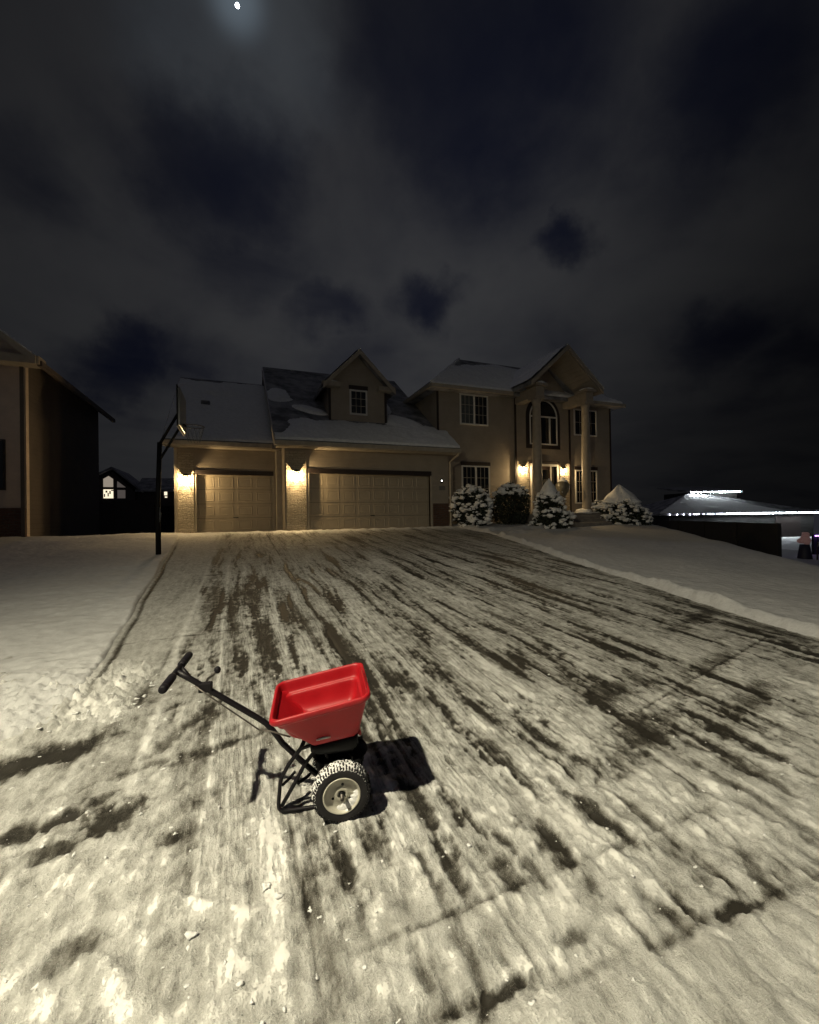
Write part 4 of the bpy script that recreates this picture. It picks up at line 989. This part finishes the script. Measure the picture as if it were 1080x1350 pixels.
# ------------------------------------------------------------------ left neighbour
nl_ = empty('neighbouring_house', (-8.5, .9, 0), 'dark neighbouring house on the left with a lit tan gable front over brown brick', 'house')
def nb(name, mb, mat, par=nl_, **k):
    o = mb.build(name, mat, par, **k); o.matrix_parent_inverse = Matrix.Translation((8.5, -.9, 0)); return o
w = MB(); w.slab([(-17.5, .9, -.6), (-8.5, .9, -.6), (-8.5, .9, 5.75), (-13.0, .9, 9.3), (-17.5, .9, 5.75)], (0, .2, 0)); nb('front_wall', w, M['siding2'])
nb('side_wall', MB().box(-8.7, 1.1, -.9, -8.5, 8.4, 5.75).box(-17.5, 1.1, -.9, -17.3, 8.4, 5.75).box(-17.3, 8.2, -.9, -8.7, 8.4, 5.75), M['shaded_wall'])
nb('brick_base', MB().box(-17.5, .84, -.6, -8.52, .899, .95), M['brick'])
rf = MB()
for sx in (-1, 1):
    xe = -13 + sx * 4.95; ze = 9.42 - .79 * 4.95
    rf.slab([(-13, .35, 9.42), (xe, .35, ze), (xe, 8.9, ze), (-13, 8.9, 9.42)], (0, 0, -.18))
rf = nb('roof', rf, M['roof'])
fb = MB()
for sx in (-1, 1):
    xe = -13 + sx * 4.95; ze = 9.42 - .79 * 4.95
    fb.slab([(-13, .348, 9.44), (xe, .348, ze + .02), (xe, .348, ze - .2), (-13, .348, 9.22)], (0, -.05, 0))
nb('rake_board', fb, M['trim'])
nb('cornice_return', MB().box(-9.6, .36, 5.32, -7.98, .899, 5.56), M['trim'])
nb('gutter', MB().box(-8.05, .45, 5.28, -7.93, 8.9, 5.44), M['shaded_wall'])
m = MB(); m.slab([(-13, .33, 9.5), (-8.15, .33, 9.5 - .79 * 4.85), (-8.15, .9, 9.5 - .79 * 4.85), (-13, .9, 9.5)], (0, 0, -.06)); nb('roof_snow', m, M['roofsnow'], bevel=.02)
wf = MB().box(-10.0, .855, 1.5, -9.0, .902, 3.05); nb('window', wf, M['dark'])
wp = nb('window', MB().box(-9.95, .84, 1.56, -9.05, .854, 2.99), M['pane'])
nb('gable_vent', MB().box(-13.4, .86, 7.2, -12.6, .899, 7.9), M['trim'])
nb('downspout', MB().box(-8.62, .82, -.4, -8.52, .838, 5.4), M['shaded_wall'])

# grey fence between the houses
gf = empty('vinyl_fence', (-8.4, 11, -.5), 'grey solid fence closing the gap between the two houses', 'fence')
MB().box(-2.3, -.03, -.1, 1.9, .03, 1.95).build('fence_panel', M['grey_fence'], gf)
MB().box(-2.3, -.05, 1.95, 1.9, .05, 2.05).build('top_rail', M['grey_fence'], gf)
for x in (-2.3, -.2, 1.9): MB().box(x - .06, -.06, -.1, x + .06, .06, 2.12).build('post', M['grey_fence'], gf)
gf2 = empty('vinyl_fence', (-5.4, 10.2, -.4), 'darker lower fence return against the garage side wall', 'fence')
MB().box(-1.1, -.03, -.2, 1.0, .03, 1.55).build('fence_panel', M['fence'], gf2); MB().box(-1.1, -.05, 1.55, 1.0, .05, 1.62).build('top_rail', M['fence'], gf2)
for x in (-1.05, .95): MB().box(x - .06, -.06, -.2, x + .06, .06, 1.68).build('post', M['fence'], gf2)

# house behind, with its lit gable windows
rh = empty('distant_house', (-13, 35, -1), 'far dark house behind the fence with a lit gable of tall windows', 'house')
def at(o, mb, mat, name): return mb.build(name, mat, o)
at(rh, MB().slab([(-4.2, 0, -.5), (.9, 0, -.5), (.9, 0, 4.2), (-1.0, 0, 6.3), (-4.2, 0, 5.2)], (0, 6, 0)), M['dark'], 'wall')
at(rh, MB().box(.9, .4, -.5, 6.5, 6, 4.4), M['dark'], 'wing_wall')
rr_ = MB().slab([(-4.8, -.5, 4.6), (-1.0, -.5, 6.75), (-1.0, 7, 6.75), (-4.8, 7, 4.6)], (0, 0, -.2)); rr_.slab([(-1, -.5, 6.75), (1.6, -.5, 4.4), (1.6, 7, 4.4), (-1, 7, 6.75)], (0, 0, -.2)); rr_.slab([(.9, -.1, 4.5), (7, -.1, 4.5), (7, 3.5, 6.0), (.9, 3.5, 6.0)], (0, 0, -.2))
at(rh, rr_, M['roof'], 'roof')
for pts_, mt in (([(-1.80, 4.75), (-.98, 4.75), (-.98, 5.55), (-1.35, 5.85), (-1.80, 5.55)], 'lit_dim'), ([(-1.80, 3.62), (-.98, 3.62), (-.98, 4.5), (-1.80, 4.5)], 'lit'), ([(-.65, 4.72), (.10, 4.72), (-.62, 5.35)], 'lit_faint'), ([(-.62, 3.62), (.05, 3.62), (.05, 4.45), (-.62, 4.45)], 'lit_faint'), ([(-2.65, 4.95), (-2.2, 5.15), (-2.2, 5.4), (-2.65, 5.15)], 'lit_dim')):
    MB().slab([(x, -.06, z) for x, z in pts_], (0, .05, 0)).build('window', M[mt], rh)
m = MB()
for (x, z, w_, h_) in ((-1.62, 4.18, .16, .2), (-1.3, 4.05, .12, .3), (-1.45, 3.8, .10, .35), (-1.15, 4.35, .2, .1), (-1.75, 3.75, .1, .3)): m.box(x, -.085, z, x + w_, -.065, z + h_)
m.build('curtain', M['dark'], rh)
MB().box(3.45, .33, 3.95, 3.72, .38, 4.5).build('window', M['lit'], rh); MB().box(3.5, .33, 3.70, 3.72, .38, 3.82).build('window', M['lit'], rh)

# ------------------------------------------------------------------ right side: dark fence, neighbour with string lights
df = empty('wooden_fence', (16.9, -5.9, -1.6), 'dark wooden fence below the crest of the snowy lawn', 'fence')
e_ = Vector((23.0 - 16.9, 6.5 + 5.9, 0)); L = e_.length; df.rotation_euler = (0, 0, math.atan2(e_.y, e_.x))
MB().box(0, -.03, -.6, L, .03, 1.52).build('fence_panel', M['fence'], df); MB().box(0, -.05, 1.52, L, .05, 1.60).build('top_rail', M['fence'], df)
for i in range(7): MB().box(i * L / 6 - .07, -.07, -.6, i * L / 6 + .07, .07, 1.62).build('post', M['fence'], df)

YA = -.36
rn = empty('neighbouring_house', (43.6, 9.0, -2.15), 'low dark house on the right outlined with white string lights', 'house', rot=(0, 0, YA))
# local x runs along its front, local y away from the street
at(rn, MB().box(-9, 0, -.9, 4.9, 8, 2.35).box(-4.4, 3.3, 2.35, .2, 8, 4.5), M['fence'], 'wall')
r_ = MB()
A_, B_, C_, D_ = (-10.2, -.5, 2.42), (5.5, -.5, 2.42), (5.5, 8.5, 2.42), (-10.2, 8.5, 2.42); E_, F_ = (-5.0, 3.2, 4.35), (-3.6, 3.2, 4.35)
r_.add([A_, B_, C_, D_, E_, F_] + [(p[0], p[1], p[2] - .18) for p in (A_, B_, C_, D_)], [(0, 1, 5, 4), (1, 2, 5), (2, 3, 4, 5), (3, 0, 4), (0, 6, 7, 1), (1, 7, 8, 2), (2, 8, 9, 3), (3, 9, 6, 0), (6, 9, 8, 7)])
rf_ = at(rn, r_, M['roof'], 'roof')
at(rn, MB().slab([(-4.9, 2.9, 4.62), (.5, 2.9, 4.62), (.5, 8.4, 5.3), (-4.9, 8.4, 5.3)], (0, 0, -.16)), M['roof'], 'upper_roof')
sl = math.hypot(3.7, 1.93); sd = roof_snow('roof_snow', A_, (1, 0, 0), (0, 3.7 / sl, 1.93 / sl), 15.7, sl, lambda u, v: np.where((v > u / 5.2 * sl) | (v > (12.4 - u) / 6.6 * sl), -9, .6 + 0 * u), rn, .06, 31, .1)
at(rn, MB().box(1.2, -.04, .0, 3.6, .0, 2.0), M['dark'], 'garage_door')
sg = empty('string_lights', (43.6, 9.0, -2.15), 'long row of white string lights along the lower eave of the right house', 'string lights', 'string lights on the right house', rot=(0, 0, YA))
def bulbs(par, pts_, r, mat):
    first = None
    for p in pts_:
        if first is None:
            first = MB().blob((0, 0, 0), (r, r, r * 1.3), 1, 0, 1).build('bulb', mat, par, True); first.location = p
        else:
            c_ = first.copy(); COL.objects.link(c_); c_.parent = par; c_.location = p
MB().tube([(-9.9, -.56, 2.33), (5.2, -.56, 2.33)], .012, 5).build('wire', M['steel'], sg)
bulbs(sg, [(-3.9 + i * .31, -.60, 2.32 + .01 * math.sin(i * 2.1)) for i in range(30)], .036, M['led'])
bulbs(sg, [(x, -.60, 2.32) for x in (-9.3, -8.6, -8.0, -7.4, -7.0, -6.8, -6.6, -6.1, -5.7, -5.5, -5.2, -4.8, -4.65, -4.5, -4.35, -4.2)], .034, M['led_dim'])
sg2 = empty('string_lights', (43.6, 9.0, -2.15), 'short row of white string lights under the upper eave of the right house', 'string lights', 'string lights on the right house', rot=(0, 0, YA))
MB().tube([(-4.9, 2.84, 4.50), (.45, 2.84, 4.50)], .012, 5).build('wire', M['steel'], sg2)
bulbs(sg2, [(-4.8 + i * .31, 2.80, 4.49 + .01 * math.sin(i * 1.7)) for i in range(17)], .038, M['led'])

yd = empty('yard_decoration', (24.7, -3.05, -2.15), 'small glowing pink inflatable figure in the yard of the right house', 'decoration')
MB().blob((0, 0, 1.08), (.24, .2, .24), 3, .35, 3).blob((.14, 0, 1.32), (.15, .14, .16), 5, .35, 3).build('body', M['pink'], yd, True)
MB().lathe([(.34, -.1), (.30, .2), (.24, .6), (.2, .86)], (0, 0, 0), 'z', 14).build('base', M['navy'], yd, True)
st_ = empty('sapling', (24.6, -3.6, -2.15), 'thin bare sapling dusted with snow by the glowing decoration', 'tree')
MB().tube([(0, 0, -.1), (.03, 0, .7), (.10, 0, 1.35)], [.035, .028, .012], 7).build('trunk', M['twig'], st_, True)
MB().tube([(.03, 0, .7), (.3, .05, .95)], .014, 5).tube([(.06, 0, 1.0), (.34, -.05, .98)], .012, 5).tube([(.1, 0, 1.35), (.26, .0, 1.1)], .012, 5).tube([(.02, 0, .5), (.2, .1, .62)], .012, 5).build('branch', M['snow'], st_, True, split=True)
lw = empty('porch_screen', (27.6, -2.1, -2.15), 'dark blue porch screen with a violet light strip on its top edge', 'screen', rot=(0, 0, YA))
MB().box(0, 0, -.4, 4.2, .12, 1.15).build('panel', M['navy'], lw); MB().box(0, -.03, 1.15, 4.2, .13, 1.22).build('cap_rail', M['navy'], lw)
MB().tube([(.05, -.06, 1.17), (4.1, -.06, 1.17)], .028, 6).build('light_strip', M['purple'], lw)

# ------------------------------------------------------------------ street lamp (behind the camera, left)
SLX, SLY, SLZ = -5.0, -15.25, 4.35
sl_ = empty('street_lamp', (SLX - 1.1, SLY - .5, -1.06), 'tall steel street lamp lighting the driveway from the kerb', 'street lamp')
MB().tube([(0, 0, -.1), (0, 0, 4.5), (.05, .02, 5.1), (.35, .16, 5.42), (.8, .36, 5.5)], [.09, .065, .05, .04, .035], 12).build('pole', M['steel'], sl_, True)
hd_ = MB().slab([(.7, .2, 5.52), (1.5, .56, 5.52), (1.42, .74, 5.52), (.62, .40, 5.52)], (0, 0, .10)).build('lamp_head', M['cable'], sl_, bevel=.03)
MB().slab([(.8, .30, 5.50), (1.4, .57, 5.50), (1.36, .66, 5.50), (.76, .39, 5.50)], (0, 0, .015)).build('lens', M['lens'], hd_)
l = bpy.data.lights.new('street_light', 'SPOT'); l.energy = 2450; l.color = (1, .91, .66); l.spot_size = R(164); l.spot_blend = 1.; l.shadow_soft_size = .07
lo = bpy.data.objects.new('street_light', l); COL.objects.link(lo); lo.location = (SLX, SLY, SLZ); lo.parent = None
tgt = Vector((-.8, -15., -1.)); lo.rotation_euler = (tgt - lo.location).to_track_quat('-Z', 'Y').to_euler()

# ------------------------------------------------------------------ moon and sky
MD = Vector((.0078, .6604, .7509)).normalized()
mo = tag(MB().blob((0, 0, 0), 7., 1, 0, 4).build('moon', M['moon'], smooth=True), 'small bright moon glowing through the clouds', 'moon'); mo.location = MD * 2400
s = bpy.data.lights.new('moonlight', 'SUN'); s.energy = .05; s.angle = R(.5); s.color = (.62, .62, 1.)
so = bpy.data.objects.new('moonlight', s); COL.objects.link(so); so.rotation_euler = (-MD).to_track_quat('-Z', 'Y').to_euler()

W = bpy.data.worlds.new('World'); SC.world = W; W.use_nodes = True
nt = W.node_tree; bg = nt.nodes['Background']
tc = nd(nt, 'ShaderNodeTexCoord'); DIR = tc.outputs['Generated']
LK = nt.links.new
def mth(op, a, b=None, c=None, clamp=False):
    q = nd(nt, 'ShaderNodeMath', operation=op); q.use_clamp = clamp
    for i, v in enumerate((a, b, c)):
        if v is None: continue
        if isinstance(v, (int, float)): q.inputs[i].default_value = v
        else: LK(v, q.inputs[i])
    return q.outputs[0]
# cloud sheet: direction projected on a flat layer overhead
sx = nd(nt, 'ShaderNodeSeparateXYZ'); LK(DIR, sx.inputs[0])
den = mth('ADD', mth('MAXIMUM', sx.outputs['Z'], 0.), .22)
cb = nd(nt, 'ShaderNodeCombineXYZ'); LK(mth('DIVIDE', sx.outputs['X'], den), cb.inputs[0]); LK(mth('DIVIDE', sx.outputs['Y'], den), cb.inputs[1])
nA = nd(nt, 'ShaderNodeTexNoise', Scale=1.9, Detail=8., Roughness=.52, Distortion=.5); LK(cb.outputs[0], nA.inputs['Vector'])
nB = nd(nt, 'ShaderNodeTexNoise', Scale=4.2, Detail=5., Roughness=.5); LK(cb.outputs[0], nB.inputs['Vector'])
# wobble of the direction so gaps get ragged outlines
nW = nd(nt, 'ShaderNodeTexNoise', Scale=4., Detail=6., Roughness=.58); LK(DIR, nW.inputs['Vector'])
wv = nd(nt, 'ShaderNodeVectorMath', operation='SUBTRACT'); LK(nW.outputs['Color'], wv.inputs[0]); wv.inputs[1].default_value = (.5, .5, .5)
ws = nd(nt, 'ShaderNodeVectorMath', operation='SCALE'); LK(wv.outputs[0], ws.inputs[0]); ws.inputs['Scale'].default_value = .30
wa = nd(nt, 'ShaderNodeVectorMath', operation='ADD'); LK(DIR, wa.inputs[0]); LK(ws.outputs[0], wa.inputs[1])
wn = nd(nt, 'ShaderNodeVectorMath', operation='NORMALIZE'); LK(wa.outputs[0], wn.inputs[0])
def lobe(d, rad, vec, soft=1.):
    sb_ = nd(nt, 'ShaderNodeVectorMath', operation='SUBTRACT'); LK(vec, sb_.inputs[0]); sb_.inputs[1].default_value = Vector(d).normalized()
    sc_ = nd(nt, 'ShaderNodeVectorMath', operation='MULTIPLY'); LK(sb_.outputs[0], sc_.inputs[0]); sc_.inputs[1].default_value = (1, 1, soft)
    dt = nd(nt, 'ShaderNodeVectorMath', operation='LENGTH'); LK(sc_.outputs[0], dt.inputs[0])
    r = nd(nt, 'ShaderNodeMapRange'); r.interpolation_type = 'SMOOTHERSTEP'
    r.inputs[1].default_value = rad * 2.3; r.inputs[2].default_value = rad * .0; LK(dt.outputs['Value'], r.inputs[0]); return r.outputs[0]
GAPS = [(-0.168, 0.941, 0.293, 0.065, 1.00), (0.405, 0.794, 0.452, 0.058, 1.00), (0.562, 0.630, 0.536, 0.042, 0.90), (-0.021, 0.810, 0.586, 0.095, .9), (0.816, 0.489, 0.307, 0.064, 0.70),
        (0.668, 0.388, 0.635, 0.11, .85), (0.370, 0.569, 0.735, 0.16, .9), (0.177, 0.887, 0.427, 0.063, 0.70), (-0.058, 0.958, 0.281, 0.087, 0.60), (0.584, 0.741, 0.332, 0.10, 0.25),
        (0.029, 0.874, 0.485, 0.086, 0.50), (-0.271, 0.822, 0.502, 0.061, 0.40), (-0.057, 0.695, 0.717, 0.065, 0.2), (0.880, 0.410, 0.241, 0.071, 0.70), (0.694, 0.482, 0.534, 0.096, 0.40), (0.30, 0.90, 0.31, 0.09, .45)]
gap = None
for (x, y, z, r_, s_) in GAPS:
    v = mth('MULTIPLY', lobe((x, y, z), r_ * 1.15, wn.outputs[0], 1.75 if z < .55 else 1.15), s_); gap = v if gap is None else mth('MAXIMUM', gap, v)
cloud = mth('ADD', mth('MULTIPLY', nA.outputs['Fac'], 1.6), -.30)
cloud = mth('ADD', cloud, mth('MULTIPLY_ADD', nB.outputs['Fac'], .5, -.25))
cloud = mth('ADD', mth('MULTIPLY', cloud, .72), .36)
cloud = mth('SUBTRACT', cloud, mth('MULTIPLY', gap, .80))
cm = nd(nt, 'ShaderNodeMapRange'); cm.interpolation_type = 'SMOOTHSTEP'; cm.inputs[1].default_value = -.25; cm.inputs[2].default_value = 1.0; LK(cloud, cm.inputs[0])
# broad lobes of brighter cloud: town glow ahead, unseen fill added at the rear
gl = None
for (x, y, z, r_, s_) in [(.34, .741, .50, .46, .85), (.622, .539, .568, .28, .40), (.448, .80, .36, .36, .40), (-.25, .75, .60, .30, .10), (-.2, .95, .15, .45, .42), (0.03, .70, .71, .12, .22), (-.30, -.80, .50, .55, 2.4)]:
    v = mth('MULTIPLY', lobe((x, y, z), r_, DIR), s_); gl = v if gl is None else mth('ADD', gl, v)
rightdark = mth('MULTIPLY_ADD', lobe((.93, .33, .18), .42, DIR), -.55, 1.)
glow = mth('MULTIPLY', mth('MULTIPLY_ADD', gl, .95, .36), rightdark)
mxc = nd(nt, 'ShaderNodeMix', data_type='RGBA'); mxc.inputs[6].default_value = (.0024, .0030, .0068, 1); mxc.inputs[7].default_value = (.0205, .0208, .0222, 1)
LK(mth('MULTIPLY', cm.outputs[0], 1.), mxc.inputs[0])
vm = nd(nt, 'ShaderNodeVectorMath', operation='SCALE'); LK(mxc.outputs[2], vm.inputs[0]); LK(glow, vm.inputs['Scale'])
# halo of cloud lit by the moon
h1 = lobe(MD, .034, DIR); h2 = lobe(MD, .13, wn.outputs[0])
hs = mth('ADD', mth('MULTIPLY', mth('POWER', h1, 2.), .09), mth('MULTIPLY', mth('POWER', h2, 2.2), .017))
hv = nd(nt, 'ShaderNodeVectorMath', operation='SCALE'); hv.inputs[0].default_value = (.62, .82, 1.); LK(hs, hv.inputs['Scale'])
sky = nd(nt, 'ShaderNodeTexSky'); sky.sky_type = 'NISHITA'; sky.sun_disc = False; sky.sun_elevation = R(-12); sky.sun_rotation = R(0)
sv_ = nd(nt, 'ShaderNodeVectorMath', operation='SCALE'); LK(sky.outputs[0], sv_.inputs[0]); sv_.inputs['Scale'].default_value = .1
a1 = nd(nt, 'ShaderNodeVectorMath', operation='ADD'); LK(vm.outputs[0], a1.inputs[0]); LK(hv.outputs[0], a1.inputs[1])
a2 = nd(nt, 'ShaderNodeVectorMath', operation='ADD'); LK(a1.outputs[0], a2.inputs[0]); LK(sv_.outputs[0], a2.inputs[1])
LK(a2.outputs[0], bg.inputs['Color']); bg.inputs['Strength'].default_value = 1.

# ------------------------------------------------------------------ camera
psi, th, rho = .384, .005, -.015
f_ = Vector((math.sin(psi) * math.cos(th), math.cos(psi) * math.cos(th), math.sin(th))); r0 = Vector((math.cos(psi), -math.sin(psi), 0)); u0 = r0.cross(f_)
r2 = math.cos(rho) * r0 + math.sin(rho) * u0; u2 = -math.sin(rho) * r0 + math.cos(rho) * u0
cam = bpy.data.cameras.new('camera'); co_ = bpy.data.objects.new('camera', cam); COL.objects.link(co_)
mw = Matrix((r2, u2, -f_)).transposed().to_4x4(); mw.translation = Vector((-2.436, -15.816, .579)); co_.matrix_world = mw
cam.sensor_fit = 'HORIZONTAL'; cam.sensor_width = 36; cam.lens = 36 * 561.5 / 1080; cam.clip_start = .05; cam.clip_end = 6000
SC.camera = co_
SC.view_settings.view_transform = 'Standard'; SC.view_settings.look = 'None'; SC.view_settings.exposure = 0; SC.view_settings.gamma = 1
SC.render.engine = 'CYCLES'; SC.cycles.use_denoising = True
SC.cycles.max_bounces = 6; SC.cycles.sample_clamp_indirect = 4.
